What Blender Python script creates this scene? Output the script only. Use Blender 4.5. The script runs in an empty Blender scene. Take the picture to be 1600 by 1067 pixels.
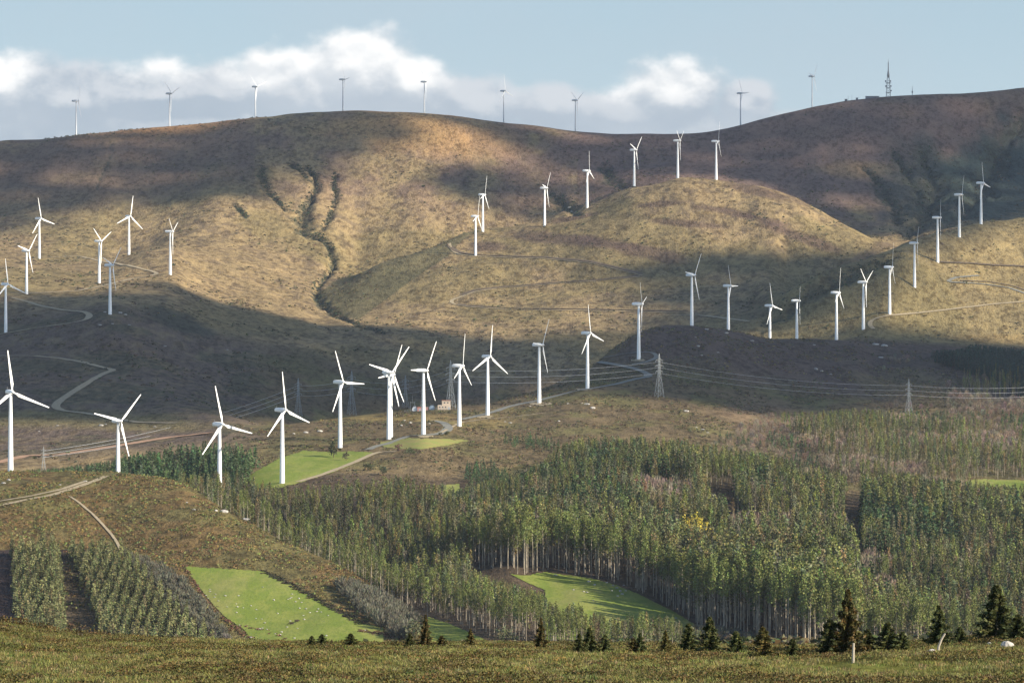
import bpy, bmesh, math, random
import numpy as np
from mathutils import Vector, Matrix

rng = np.random.default_rng(7)
random.seed(7)
SC = bpy.context.scene
COL = SC.collection
F = 5200.0          # focal length in photo pixels; the camera stands at the origin looking along +Y
V0 = 450.0          # photo row of the true horizon

# ------------------------------------------------------------------ camera
cam = bpy.data.cameras.new('camera'); camo = bpy.data.objects.new('camera', cam); COL.objects.link(camo)
cam.sensor_width = 36; cam.lens = 36 * F / 1600; cam.clip_start = 1; cam.clip_end = 60000
cam.shift_y = -(533.5 - V0) / 1600
camo.rotation_euler = (math.pi / 2, 0, 0)
SC.camera = camo

# ------------------------------------------------------------------ light
SUN_EL = math.radians(25)
SUN_AZ = math.atan2(0.90, -0.44)       # clockwise from +Y
SUND = np.array([math.sin(SUN_AZ) * math.cos(SUN_EL), math.cos(SUN_AZ) * math.cos(SUN_EL), math.sin(SUN_EL)])
ld = bpy.data.lights.new('sun', 'SUN'); ld.energy = 5.0; ld.angle = math.radians(0.5); ld.color = (1.0, 0.9, 0.74)
lo = bpy.data.objects.new('sun', ld); COL.objects.link(lo)
lo.rotation_euler = Vector(SUND).to_track_quat('Z', 'Y').to_euler()
SC.view_settings.view_transform = 'Standard'; SC.view_settings.look = 'None'
SC.view_settings.exposure = 1.0; SC.view_settings.gamma = 1; SC.view_settings.use_curve_mapping = False

class NT:
    """small helper for node trees"""
    def __init__(s, tree): s.t = tree; tree.nodes.clear()
    def n(s, typ, **kw):
        nd = s.t.nodes.new(typ)
        for k, v in kw.items(): setattr(nd, k, v)
        return nd
    def put(s, sock, v):
        if isinstance(v, bpy.types.NodeSocket): s.t.links.new(v, sock)
        elif v is not None: sock.default_value = v
    def m(s, op, a, b=None, c=None, clamp=False):
        nd = s.n('ShaderNodeMath', operation=op, use_clamp=clamp)
        s.put(nd.inputs[0], a); s.put(nd.inputs[1], b); s.put(nd.inputs[2], c)
        return nd.outputs[0]
    def noise(s, vec, scale, detail=4, rough=0.55, dim='3D', dist=0.0):
        nd = s.n('ShaderNodeTexNoise', noise_dimensions=dim)
        if vec is not None: s.put(nd.inputs['Vector'], vec)
        nd.inputs['Scale'].default_value = scale; nd.inputs['Detail'].default_value = detail
        nd.inputs['Roughness'].default_value = rough; nd.inputs['Distortion'].default_value = dist
        return nd.outputs['Fac']
    def ss(s, x, a, b, lo=0.0, hi=1.0):
        nd = s.n('ShaderNodeMapRange', interpolation_type='SMOOTHSTEP')
        s.put(nd.inputs[0], x); nd.inputs[1].default_value = a; nd.inputs[2].default_value = b
        nd.inputs[3].default_value = lo; nd.inputs[4].default_value = hi
        return nd.outputs[0]
    def mix(s, f, a, b, bt='MIX'):
        nd = s.n('ShaderNodeMix', data_type='RGBA', blend_type=bt)
        s.put(nd.inputs[0], f)
        s.put(nd.inputs[6], a if isinstance(a, bpy.types.NodeSocket) else (*a[:3], 1))
        s.put(nd.inputs[7], b if isinstance(b, bpy.types.NodeSocket) else (*b[:3], 1))
        return nd.outputs[2]

# ------------------------------------------------------------------ sky
W = bpy.data.worlds.new('World'); SC.world = W; W.use_nodes = True
N = NT(W.node_tree)
sky = N.n('ShaderNodeTexSky', sky_type='NISHITA'); sky.sun_disc = False
sky.sun_elevation = SUN_EL; sky.sun_rotation = SUN_AZ
sky.altitude = 600; sky.air_density = 1.0; sky.dust_density = 0.6; sky.ozone_density = 2.2
tc = N.n('ShaderNodeTexCoord'); sep = N.n('ShaderNodeSeparateXYZ'); N.put(sep.inputs[0], tc.outputs['Generated'])
x, y, z = sep.outputs
ys = N.m('MAXIMUM', y, 0.05)
az = N.m('DIVIDE', x, ys); el = N.m('DIVIDE', z, ys)           # tangent of bearing and of elevation
def vmax(lst, k=0.25):
    r = lst[0]
    for q in lst[1:]: r = N.m('SMOOTH_MAX', r, q, k)
    return r
def shifted(du, dv):
    """bearing, elevation and a noise position moved by (du, dv) hundredths of a degree or so across the sky"""
    a = N.m('ADD', az, du / F); e = N.m('ADD', el, dv / F)
    c = N.n('ShaderNodeCombineXYZ'); N.put(c.inputs[0], a); N.put(c.inputs[1], N.m('MULTIPLY', e, 1.35)); c.inputs[2].default_value = 0.37
    return a, e, c.outputs[0]
def blob(a_, e_, cu, cv, ru, rv):
    a = N.m('DIVIDE', N.m('SUBTRACT', a_, (cu - 800) / F), ru / F)
    b = N.m('DIVIDE', N.m('SUBTRACT', e_, (V0 - cv) / F), rv / F)
    return N.m('SUBTRACT', 1.0, N.m('SQRT', N.m('ADD', N.m('MULTIPLY', a, a), N.m('MULTIPLY', b, b))))
BODY = [(560, 130, 120, 92), (455, 145, 110, 85), (640, 140, 70, 62), (250, 150, 170, 68), (120, 165, 160, 85), (0, 140, 90, 70), (345, 150, 90, 60), (-150, 150, 120, 80),
        (1055, 160, 110, 72), (975, 185, 130, 60), (1160, 165, 60, 46), (740, 170, 120, 62), (300, 212, 720, 75), (1000, 220, 330, 62), (860, 170, 70, 50)]
def field(du, dv):
    a, e, P = shifted(du, dv)
    body = vmax([blob(a, e, *b) for b in BODY])
    v1 = N.n('ShaderNodeTexVoronoi', feature='SMOOTH_F1'); N.put(v1.inputs['Vector'], P); v1.inputs['Scale'].default_value = 85; v1.inputs['Smoothness'].default_value = 0.7; v1.inputs['Detail'].default_value = 1.0; v1.inputs['Roughness'].default_value = 0.6
    v1.normalize = False
    n1 = N.noise(P, 50, 6, 0.62)
    nz = N.m('ADD', N.m('MULTIPLY', N.m('SUBTRACT', n1, 0.5), 1.7), N.m('MULTIPLY', N.m('SUBTRACT', 0.45, v1.outputs['Distance']), 0.55))
    return N.m('ADD', body, N.m('MULTIPLY', nz, 0.50)), n1, P, a, e
d0, n1, P, az_, el_ = field(0, 0)
d1 = field(7, 16)[0]
dens = N.ss(d0, -0.16, 0.26)
lit = N.ss(N.m('SUBTRACT', d0, d1), -0.02, 0.34)
lit = N.m('MULTIPLY', lit, N.ss(el, (V0 - 222) / F, (V0 - 150) / F, 0.25, 1.0))
wht = vmax([blob(az, el, *b) for b in [(560, 80, 95, 55), (470, 85, 75, 45), (5, 105, 55, 40), (1060, 120, 70, 42), (970, 132, 45, 26), (650, 108, 50, 34), (255, 105, 70, 25), (400, 105, 60, 32)]])
whf = N.ss(N.m('ADD', wht, N.m('MULTIPLY', N.m('SUBTRACT', n1, 0.5), 1.3)), -0.55, 0.75)
n3 = N.noise(P, 14, 4, 0.55)
streak = N.ss(N.noise(P, 9, 5, 0.6), 0.40, 0.75, 0.0, 0.30)
grey = N.mix(N.ss(n3, 0.3, 0.7), (0.40, 0.47, 0.55), (0.52, 0.575, 0.64))
grey = N.mix(lit, grey, (0.66, 0.69, 0.73))
ccol = N.mix(N.m('MULTIPLY', whf, N.m('ADD', 0.55, N.m('MULTIPLY', lit, 0.45))), grey, (1.06, 1.045, 1.02))
skyv = N.n('ShaderNodeVectorMath', operation='SCALE'); N.put(skyv.inputs[0], sky.outputs[0]); skyv.inputs[3].default_value = 0.20
ahead = N.ss(y, 0.5, 0.8)
hz = N.ss(el, 0.0, 0.12)
clear = N.mix(hz, (0.49, 0.60, 0.68), (0.375, 0.505, 0.595))
sky2 = N.mix(N.m('MULTIPLY', ahead, 0.9), skyv.outputs[0], clear)
sky3 = N.mix(N.m('MULTIPLY', streak, ahead), sky2, (0.50, 0.57, 0.64))
fin = N.mix(N.m('MULTIPLY', N.m('MULTIPLY', dens, ahead), 0.92), sky3, ccol)
bg = N.n('ShaderNodeBackground'); N.put(bg.inputs[0], fin); bg.inputs[1].default_value = 0.54
out = N.n('ShaderNodeOutputWorld'); N.put(out.inputs[0], bg.outputs[0])
W.cycles.sampling_method = 'MANUAL'; W.cycles.sample_map_resolution = 128

SC.cycles.use_denoising = True
SC.cycles.max_bounces = 5; SC.cycles.diffuse_bounces = 2; SC.cycles.transparent_max_bounces = 6
SC.cycles.volume_bounces = 0; SC.cycles.glossy_bounces = 1; SC.cycles.transmission_bounces = 2
SC.render.threads_mode = 'AUTO'

# ------------------------------------------------------------------ tagging
def tag(o, label=None, cat=None, group=None, kind=None):
    if label: o['label'] = label
    if cat: o['category'] = cat
    if group: o['group'] = group
    if kind: o['kind'] = kind
    return o
def empty(name, loc, rz=0.0, sc=1.0):
    o = bpy.data.objects.new(name, None); COL.objects.link(o)
    o.location = loc; o.rotation_euler = (0, 0, rz); o.scale = (sc,) * 3; o.empty_display_size = 1
    return o
def link_mesh(name, me, parent=None):
    o = bpy.data.objects.new(name, me); COL.objects.link(o); o.parent = parent
    return o
def copy_tree(o, parent=None):
    c = o.copy(); COL.objects.link(c); c.parent = parent
    for ch in list(o.children): copy_tree(ch, c)
    return c
def np_mesh(name, v, f, mats, smooth=False, mi=None, col=None, colname='tint'):
    """v (n,3), f (m,k) all the same k"""
    me = bpy.data.meshes.new(name)
    v = np.ascontiguousarray(v, np.float32); f = np.ascontiguousarray(f, np.int32)
    me.vertices.add(len(v)); me.vertices.foreach_set('co', v.ravel())
    k = f.shape[1]
    me.loops.add(f.size); me.loops.foreach_set('vertex_index', f.ravel())
    me.polygons.add(len(f)); me.polygons.foreach_set('loop_start', np.arange(0, f.size, k, dtype=np.int32))
    me.polygons.foreach_set('loop_total', np.full(len(f), k, np.int32))
    if mi is not None: me.polygons.foreach_set('material_index', np.ascontiguousarray(mi, np.int32))
    me.polygons.foreach_set('use_smooth', np.full(len(f), smooth))
    for m in (mats if isinstance(mats, (list, tuple)) else [mats]): me.materials.append(m)
    if col is not None:
        a = me.color_attributes.new(colname, 'FLOAT_COLOR', 'POINT')
        c4 = np.ones((len(v), 4), np.float32); c4[:, :3] = col
        a.data.foreach_set('color', c4.ravel())
    me.update(calc_edges=True)
    return me

# ------------------------------------------------------------------ noise in numpy
def hash2(ix, iy, seed):
    h = (ix.astype(np.int64) * 374761393 + iy.astype(np.int64) * 668265263 + seed * 1442695041) & 0xffffffff
    h = ((h ^ (h >> 13)) * 1274126177) & 0xffffffff
    return ((h ^ (h >> 16)) & 0xffffff) / float(0xffffff)
def vnoise(x, y, seed=0):
    x = np.asarray(x, float); y = np.asarray(y, float)
    ix = np.floor(x); iy = np.floor(y); fx = x - ix; fy = y - iy
    fx = fx * fx * fx * (fx * (fx * 6 - 15) + 10); fy = fy * fy * fy * (fy * (fy * 6 - 15) + 10)
    a = hash2(ix, iy, seed); b = hash2(ix + 1, iy, seed); c = hash2(ix, iy + 1, seed); d = hash2(ix + 1, iy + 1, seed)
    return (a * (1 - fx) + b * fx) * (1 - fy) + (c * (1 - fx) + d * fx) * fy
def fbm(x, y, octs=4, seed=0, gain=0.5):
    s = 0; a = 1; t = 0
    for i in range(octs):
        s = s + a * (vnoise(x * 2 ** i + 17.3 * i, y * 2 ** i - 9.1 * i, seed + i) - 0.5); t += a; a *= gain
    return s / t * 2
def sst(x, a, b):
    t = np.clip((np.asarray(x, float) - a) / (b - a), 0, 1); return t * t * (3 - 2 * t)

# ------------------------------------------------------------------ terrain: the lie of the land, near to far
# each line: (photo column, photo row, distance in metres) of one natural line of the ground (foot, crest, bench ...)
LINES = [
 # camera knoll and its crest
 [(-600, -120, -40.0, 'z', 2.0)], [(-600, 0, 30, 'z', -4.2)],
 [(-600, 1085, 100), (2200, 1085, 100)],
 [(-600, 965, 235), (0, 988, 235), (60, 999, 236), (120, 1010, 238), (250, 1017, 240), (600, 1022, 242), (1000, 1028, 242), (1300, 1031, 240), (1420, 1022, 240), (1600, 1010, 240), (2200, 990, 240)],
 [(-600, 0, 320, 'z', -46)], [(-600, 0, 640, 'z', -140)],
 [(-600, 0, 1150, 'z', -182)],
 # foot of the opposite slope
 [(-600, 1032, 1480), (0, 1032, 1480), (300, 1030, 1480), (600, 1030, 1470), (800, 1030, 1450), (1000, 1035, 1450), (1200, 1025, 1470), (1600, 1030, 1480), (2200, 1030, 1480)],
 # crest of the heath hill on the left
 [(-600, 740, 2000), (0, 737, 1990), (100, 736, 1990), (183, 738, 1990), (250, 745, 1960), (290, 755, 1930), (350, 797, 1850), (420, 835, 1790), (500, 870, 1730), (560, 903, 1680), (620, 945, 1620), (680, 975, 1570), (800, 955, 1580), (900, 925, 1640), (1000, 945, 1620), (1080, 980, 1560), (1200, 975, 1570), (1600, 970, 1600), (2200, 970, 1600)],
 # gully behind it
 [(-600, 767, 2090), (0, 768, 2090), (183, 772, 2090), (290, 792, 2060), (350, 850, 1930), (420, 882, 1860), (500, 910, 1800), (560, 928, 1750), (620, 950, 1700), (680, 940, 1670), (800, 903, 1680), (900, 895, 1720), (1000, 910, 1700), (1080, 940, 1680), (1200, 920, 1700), (1600, 915, 1740), (2200, 915, 1740)],
 [(-600, 722, 2330), (0, 722, 2330), (200, 714, 2330), (300, 735, 2230), (343, 772, 2070), (400, 757, 2060), (440, 756, 2040), (500, 765, 2020), (600, 770, 2020), (700, 770, 2040), (800, 770, 2050), (1000, 770, 2050), (1200, 775, 2080), (1400, 783, 2100), (1600, 785, 2120), (2200, 785, 2120)],
 # bench with the near row of turbines
 [(-600, 680, 2550), (0, 680, 2550), (200, 673, 2550), (350, 660, 2550), (440, 692, 2330), (530, 698, 2290), (606, 686, 2340), (661, 679, 2320), (717, 666, 2450), (761, 649, 2560), (842, 630, 2640), (918, 607, 2700), (960, 603, 2710), (1010, 598, 2720), (1100, 610, 2700), (1200, 627, 2700), (1400, 645, 2700), (1600, 645, 2700), (2200, 645, 2700)],
 # crest of the long ridge
 [(-600, 600, 2830), (0, 600, 2830), (200, 605, 2830), (330, 640, 2700), (400, 664, 2560), (440, 664, 2500), (530, 654, 2600), (606, 643, 2650), (690, 634, 2680), (761, 630, 2710), (842, 606, 2790), (918, 580, 2860), (960, 543, 2930), (1000, 517, 2960), (1040, 507, 3010), (1081, 506, 3050), (1140, 513, 3080), (1200, 525, 3110), (1300, 530, 3190), (1360, 532, 3230), (1400, 533, 3250), (1500, 545, 3200), (1600, 560, 3150), (2200, 560, 3150)],
 [(-600, 560, 3000), (0, 560, 3000), (200, 560, 3000), (330, 620, 2880), (400, 680, 2720), (440, 690, 2740), (530, 682, 2860), (606, 670, 2940), (690, 663, 3000), (761, 656, 3000), (842, 640, 3040), (918, 618, 3100), (960, 598, 3150), (1000, 580, 3200), (1081, 562, 3290), (1140, 555, 3320), (1200, 552, 3330), (1300, 537, 3290), (1360, 526, 3275), (1400, 528, 3300), (1500, 532, 3290), (1600, 538, 3290), (2200, 538, 3290)],
 # foot of the far hills
 [(-600, 524, 3160), (0, 520, 3160), (100, 505, 3160), (171, 491, 3165), (266, 495, 3250), (350, 510, 3300), (440, 530, 3300), (530, 540, 3350), (606, 535, 3400), (700, 530, 3450), (800, 530, 3450), (918, 525, 3480), (1000, 528, 3480), (1100, 515, 3470), (1170, 500, 3460), (1250, 506, 3400), (1306, 511, 3360), (1349, 505, 3340), (1389, 489, 3345), (1440, 480, 3380), (1500, 475, 3400), (1600, 465, 3450), (2200, 455, 3450)],
 # crest of the right-hand hill (a bench on the spur elsewhere)
 [(-600, 462, 3340), (0, 460, 3340), (80, 456, 3400), (156, 441, 3545), (266, 428, 3600), (350, 460, 3650), (440, 475, 3700), (500, 486, 3720), (560, 480, 3740), (600, 478, 3720), (700, 472, 3700), (800, 460, 3750), (1000, 450, 3750), (1100, 440, 3750), (1170, 480, 3600), (1205, 474, 3500), (1235, 456, 3460), (1265, 440, 3460), (1300, 424, 3480), (1350, 404, 3510), (1400, 387, 3540), (1465, 366, 3600), (1533, 347, 3680), (1600, 340, 3750), (2200, 320, 3800)],
 [(-600, 432, 3600), (0, 430, 3600), (156, 425, 3720), (266, 392, 3900), (350, 422, 3850), (440, 446, 3880), (500, 460, 3880), (560, 452, 3850), (640, 440, 3850), (700, 420, 3880), (800, 405, 3900), (1000, 380, 3900), (1100, 370, 3900), (1170, 395, 3850), (1230, 465, 3640), (1265, 470, 3620), (1300, 460, 3640), (1400, 425, 3700), (1465, 410, 3760), (1533, 400, 3850), (1600, 400, 3900), (2200, 400, 3900)],
 # crest of the spur in the middle
 [(-600, 404, 3900), (0, 402, 3900), (100, 400, 3980), (200, 397, 4100), (266, 372, 4100), (350, 377, 4100), (440, 405, 4080), (490, 430, 4020), (520, 447, 3960), (560, 430, 3950), (600, 414, 3960), (640, 400, 3980), (710, 371, 4060), (760, 360, 4140), (851, 350, 4150), (918, 323, 4190), (990, 288, 4140), (1060, 274, 4130), (1120, 274, 4150), (1200, 290, 4130), (1240, 306, 4110), (1280, 330, 4080), (1340, 366, 4000), (1400, 390, 3960), (1460, 382, 4030), (1500, 375, 4060), (1600, 370, 4080), (2200, 360, 4080)],
 [(-600, 362, 4150), (0, 360, 4150), (200, 352, 4230), (350, 332, 4250), (440, 347, 4250), (490, 385, 4170), (520, 425, 4060), (560, 432, 4080), (600, 424, 4090), (640, 414, 4100), (710, 396, 4170), (760, 388, 4260), (851, 376, 4290), (918, 350, 4310), (990, 312, 4290), (1060, 290, 4280), (1120, 288, 4290), (1200, 304, 4270), (1280, 340, 4200), (1340, 368, 4120), (1400, 368, 4130), (1460, 360, 4160), (1500, 345, 4200), (1600, 335, 4250), (2200, 330, 4250)],
 # broad upper mountain
 [(-600, 300, 4400), (0, 292, 4400), (200, 272, 4450), (350, 252, 4500), (440, 265, 4460), (530, 275, 4450), (640, 282, 4460), (760, 288, 4490), (851, 295, 4500), (918, 290, 4500), (990, 270, 4510), (1060, 252, 4550), (1120, 252, 4550), (1200, 250, 4550), (1280, 262, 4500), (1400, 272, 4480), (1500, 262, 4550), (1600, 250, 4600), (2200, 240, 4600)],
 # skyline
 [(-600, 262, 4650), (-300, 245, 4650), (0, 223, 4700), (118, 211, 4700), (264, 198, 4700), (398, 187, 4720), (480, 178, 4740), (560, 174, 4740), (661, 178, 4740), (720, 184, 4740), (787, 193, 4740), (840, 199, 4740), (897, 207, 4740), (960, 210, 4740), (1050, 210, 4740), (1100, 206, 4740), (1156, 196, 4740), (1200, 185, 4740), (1270, 167, 4740), (1330, 156, 4740), (1400, 151, 4740), (1500, 148, 4740), (1600, 139, 4760), (1800, 128, 4780), (2200, 115, 4800)],
 [(-600, 0, 5500, 'drop', 90)],
]
uin = np.arange(-40, 1641, 4.0)
us = np.concatenate([np.arange(-600, -40, 28.0), uin, np.arange(1668, 2201, 28.0)])
def gY(Y): return np.sqrt(np.maximum(Y, 0) ** 2 + 0) * 0 + np.maximum(Y, 105.0)
LY, LZ = [], []
for k, L in enumerate(LINES):
    if len(L[0]) == 5:
        _, _, Yc, mode, zz = L[0]
        Yl = np.full(len(us), float(Yc))
        Zl = np.full(len(us), float(zz)) if mode == 'z' else LZ[-1] - zz
    else:
        A = np.array(L, float)
        Yl = np.interp(us, A[:, 0], A[:, 2]); vl = np.interp(us, A[:, 0], A[:, 1])
        Zl = (V0 - vl) / F * Yl
    LY.append(Yl); LZ.append(Zl)
LY = np.array(LY).T; LZ = np.array(LZ).T
# soften along the columns
def soften(A, sig):
    ku = np.arange(-60, 61, 4.0); w = np.exp(-0.5 * (ku / sig) ** 2); w /= w.sum()
    R = np.empty_like(A)
    for j in range(A.shape[1]):
        R[:, j] = sum(wi * np.interp(us + d, us, A[:, j]) for wi, d in zip(w, ku))
    return R
LY = soften(LY, 13); LZ = soften(LZ, 9)
for j in range(1, LY.shape[1]): LY[:, j] = np.maximum(LY[:, j], LY[:, j - 1] + 12)
Ys = np.concatenate([np.arange(-40, 100, 10.), np.arange(100, 330, 1.3), np.arange(330, 1400, 16.), np.arange(1400, 2120, 3.6),
                     np.arange(2120, 3720, 4.8), np.arange(3720, 4860, 4.2), np.arange(4860, 5501, 40.)])
def pchip(x, y, q):
    h = np.diff(x); d = np.diff(y) / h; m = np.zeros(len(x))
    for i in range(1, len(x) - 1):
        if d[i - 1] * d[i] > 0:
            w1 = 2 * h[i] + h[i - 1]; w2 = h[i] + 2 * h[i - 1]; m[i] = (w1 + w2) / (w1 / d[i - 1] + w2 / d[i])
    m[0] = d[0]; m[-1] = d[-1]
    i = np.clip(np.searchsorted(x, q) - 1, 0, len(x) - 2); t = (q - x[i]) / h[i]
    return ((2 * t**3 - 3 * t**2 + 1) * y[i] + (t**3 - 2 * t**2 + t) * h[i] * m[i] + (-2 * t**3 + 3 * t**2) * y[i + 1] + (t**3 - t**2) * h[i] * m[i + 1])
ZG = np.array([pchip(LY[i], LZ[i], Ys) for i in range(len(us))])
UG, YG = np.meshgrid(us, Ys, indexing='ij')
XG = (UG - 800) / F * gY(YG)
near = sst(YG, 420, 330); mid = sst(YG, 1000, 1400) * sst(YG, 3000, 2500); far = sst(YG, 2500, 3100)
skyl = 1 - 0.75 * np.exp(-((YG - 4740) / 90) ** 2)
ZG = ZG + near * (0.30 * fbm(XG / 9, YG / 9, 3, 1) + 0.16 * fbm(XG / 1.7, YG / 1.7, 3, 2))
ZG = ZG + mid * (1.6 * fbm(XG / 70, YG / 70, 4, 5))
ZG = ZG + far * skyl * (6.5 * fbm(XG / 210, YG / 260, 5, 9, 0.48) + 1.1 * fbm(XG / 26, YG / 34, 3, 12))
# relief ribs running down the big slopes
ZG = ZG + sst(YG, 3350, 3600) * sst(YG, 4300, 4150) * 4.0 * fbm(XG / 55, YG / 240, 4, 27)
ZG = ZG + sst(YG, 4050, 4300) * skyl * 9.0 * fbm(XG / 95 + 0.3 * fbm(XG / 300, YG / 300, 2, 3), YG / 700, 3, 21)

def height(X, Y):
    X = np.asarray(X, float); Y = np.asarray(Y, float)
    u = 800 + X * F / gY(Y)
    i = np.clip(np.searchsorted(us, u) - 1, 0, len(us) - 2); j = np.clip(np.searchsorted(Ys, Y) - 1, 0, len(Ys) - 2)
    a = np.clip((u - us[i]) / (us[i + 1] - us[i]), 0, 1); b = np.clip((Y - Ys[j]) / (Ys[j + 1] - Ys[j]), 0, 1)
    return (ZG[i, j] * (1 - a) + ZG[i + 1, j] * a) * (1 - b) + (ZG[i, j + 1] * (1 - a) + ZG[i + 1, j + 1] * a) * b
def hit(u, v, Ymin=1400, Ymax=4860, Yexp=None):
    """where the ground lies under photo point (u, v)"""
    Yq = np.arange(Ymin, Ymax, 1.5); zq = height((u - 800) / F * Yq, Yq); vq = V0 - F * zq / Yq
    s = np.where((vq[:-1] >= v) & (vq[1:] < v))[0]
    if len(s) == 0:
        k = int(np.argmin(np.abs(vq - v) + (0 if Yexp is None else 0.02 * np.abs(Yq - Yexp))))
    elif Yexp is None: k = s[0]
    else: k = s[np.argmin(np.abs(Yq[s] - Yexp))]
    Yk = Yq[k]; return np.array([(u - 800) / F * Yk, Yk, zq[k]])
def proj(X, Y, Z): return 800 + F * X / Y, V0 - F * Z / Y
def ground(X, Y): return (X, Y, float(height(X, Y)))

# ---- gullies worn into the slopes
def seg_dist(PX_, PY_, pts, wid):
    best = np.full(PX_.shape, 1e9)
    for a, b, wa, wb in zip(pts[:-1], pts[1:], wid[:-1], wid[1:]):
        dx, dy = b[0] - a[0], b[1] - a[1]; L2 = dx * dx + dy * dy + 1e-9
        t = np.clip(((PX_ - a[0]) * dx + (PY_ - a[1]) * dy) / L2, 0, 1)
        d = np.hypot(PX_ - a[0] - t * dx, PY_ - a[1] - t * dy) / (wa + (wb - wa) * t)
        best = np.minimum(best, d)
    return best
GUL = [
 ([(478, 262), (492, 275), (494, 290), (486, 308), (474, 325), (470, 345), (473, 362), (492, 370), (512, 378), (518, 392), (522, 410), (512, 428)], [3, 5, 5, 6, 9, 13, 12, 7, 5, 5, 6, 7], 9),
 ([(452, 256), (468, 265), (480, 280)], [4, 5, 6], 4),
 ([(524, 272), (521, 288), (525, 303), (522, 320), (514, 340), (503, 358)], [3, 4, 5, 3.5, 3, 2.5], 6),
 ([(411, 262), (408, 276), (415, 292), (432, 312), (446, 328)], [3, 6, 7, 5, 3], 5),
 ([(368, 320), (378, 332), (384, 340)], [4, 4, 3], 3),
 ([(860, 300), (880, 318), (900, 335)], [9, 12, 9], 7), ([(945, 262), (955, 280), (975, 292)], [9, 12, 9], 7),
 ([(1440, 235), (1450, 262), (1462, 290), (1450, 320), (1430, 350), (1410, 372)], [8, 12, 16, 18, 16, 14], 10),
 ([(1395, 235), (1412, 262), (1430, 290), (1436, 320)], [6, 9, 10, 10], 7),
 ([(1600, 185), (1560, 230), (1540, 275), (1520, 310), (1500, 340)], [10, 16, 18, 18, 14], 12),
 ([(1350, 260), (1372, 285), (1395, 320), (1402, 350)], [6, 8, 9, 9], 6),
 ([(512, 428), (498, 446), (492, 462), (505, 478), (530, 494), (560, 508), (600, 520)], [5, 5, 7, 8, 7, 6, 4], 6),
 ([(1398, 398), (1370, 412), (1330, 432), (1280, 452), (1240, 478), (1200, 500)], [10, 10, 10, 10, 10, 10], 7),
 ([(172, 221), (174, 240), (168, 256), (158, 275), (150, 296)], [2.2, 2.2, 2.2, 2, 2], 2.2),
]
GULD = np.full(YG.shape, 9.0)
for uv, wd, dep in GUL:
    pts = [hit(a, b, 3300)[:2] for a, b in uv]
    pts = [p for p in pts]
    jj = YG > 3300
    d = np.full(YG.shape, 9.0)
    wob = 1 + 1.1 * fbm(XG[jj] / 13, YG[jj] / 20, 4, 31)
    d[jj] = seg_dist(XG[jj], YG[jj], pts, wd) / np.maximum(wob, 0.35)
    ZG = ZG - dep * np.clip(1 - d / 1.6, 0, 1) ** 1.3
    GULD = np.minimum(GULD, d)

# ---- ground cover (albedo) painted by what grows there
UP = UG; VP = V0 - F * ZG / np.maximum(YG, 50)
def inpoly(u, v, poly):
    u = np.asarray(u, float); v = np.asarray(v, float); r = np.zeros(u.shape, bool)
    n = len(poly); j = n - 1
    for i in range(n):
        xi, yi = poly[i]; xj, yj = poly[j]
        if yi != yj:
            c = ((yi > v) != (yj > v)) & (u < (xj - xi) * (v - yi) / (yj - yi) + xi); r ^= c
        j = i
    return r
def ell(cu, cv, ru, rv, soft=0.5, ang=0.0, Y0=0, Y1=9999):
    c, s = math.cos(math.radians(ang)), math.sin(math.radians(ang))
    du = UP - cu; dv = VP - cv
    d = np.hypot((du * c + dv * s) / ru, (-du * s + dv * c) / rv) + 0.45 * fbm(XG / 30, YG / 45, 4, 77)
    return sst(d, 1 + soft, 1 - soft) * (YG > Y0) * (YG < Y1)
def L3(*c): return np.array(c, float)
CV = np.zeros(YG.shape + (3,))
def paint(mask, c, amt=1.0):
    global CV
    m = (mask * amt)[..., None]; CV = CV * (1 - m) + L3(*c) * m
f1 = 0.5 + 0.5 * fbm(XG / 40, YG / 60, 5, 41); f2 = 0.5 + 0.5 * fbm(XG / 7, YG / 12, 4, 42); f3 = 0.5 + 0.5 * fbm(XG / 130, YG / 200, 4, 43)
one = np.ones(YG.shape)
TAN = (0.265, 0.195, 0.10); GOLD = (0.31, 0.222, 0.115); HEATH = (0.120, 0.088, 0.060); OLV = (0.150, 0.130, 0.050); BRN = (0.135, 0.098, 0.052)
paint(one, TAN)
paint(sst(f1, 0.42, 0.62) , GOLD, 0.5)
paint(sst(f2, 0.53, 0.62), HEATH, 0.65)
paint(sst(f3, 0.5, 0.62), OLV, 0.35)
# left-hand upper slope and right-hand mountain: heather moor, shade partly put into the colour
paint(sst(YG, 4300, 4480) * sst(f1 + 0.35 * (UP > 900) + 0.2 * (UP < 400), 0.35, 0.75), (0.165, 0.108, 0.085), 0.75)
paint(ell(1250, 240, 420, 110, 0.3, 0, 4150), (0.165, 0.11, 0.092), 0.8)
paint(ell(250, 205, 110, 10, 0.6, -6, 4300), (0.36, 0.19, 0.075), 0.8)
paint(ell(650, 205, 130, 30, 0.6, 6, 4300), (0.36, 0.215, 0.09), 0.75)
paint(ell(1340, 265, 60, 12, 0.6, 0, 4150), (0.30, 0.2, 0.09), 0.6)
paint(ell(1560, 280, 110, 75, 0.3, -30, 4150), (0.040, 0.062, 0.055), 0.92)  # teal-dark rocky flank: hazy shade put into the cover
paint(ell(1440, 290, 60, 70, 0.5, 0, 4150), (0.06, 0.075, 0.058), 0.75)  # same hazy shade carried over the ravine beside it
paint(ell(100, 270, 280, 60, 0.5, -5, 4200), (0.14, 0.095, 0.07), 0.6)
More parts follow.
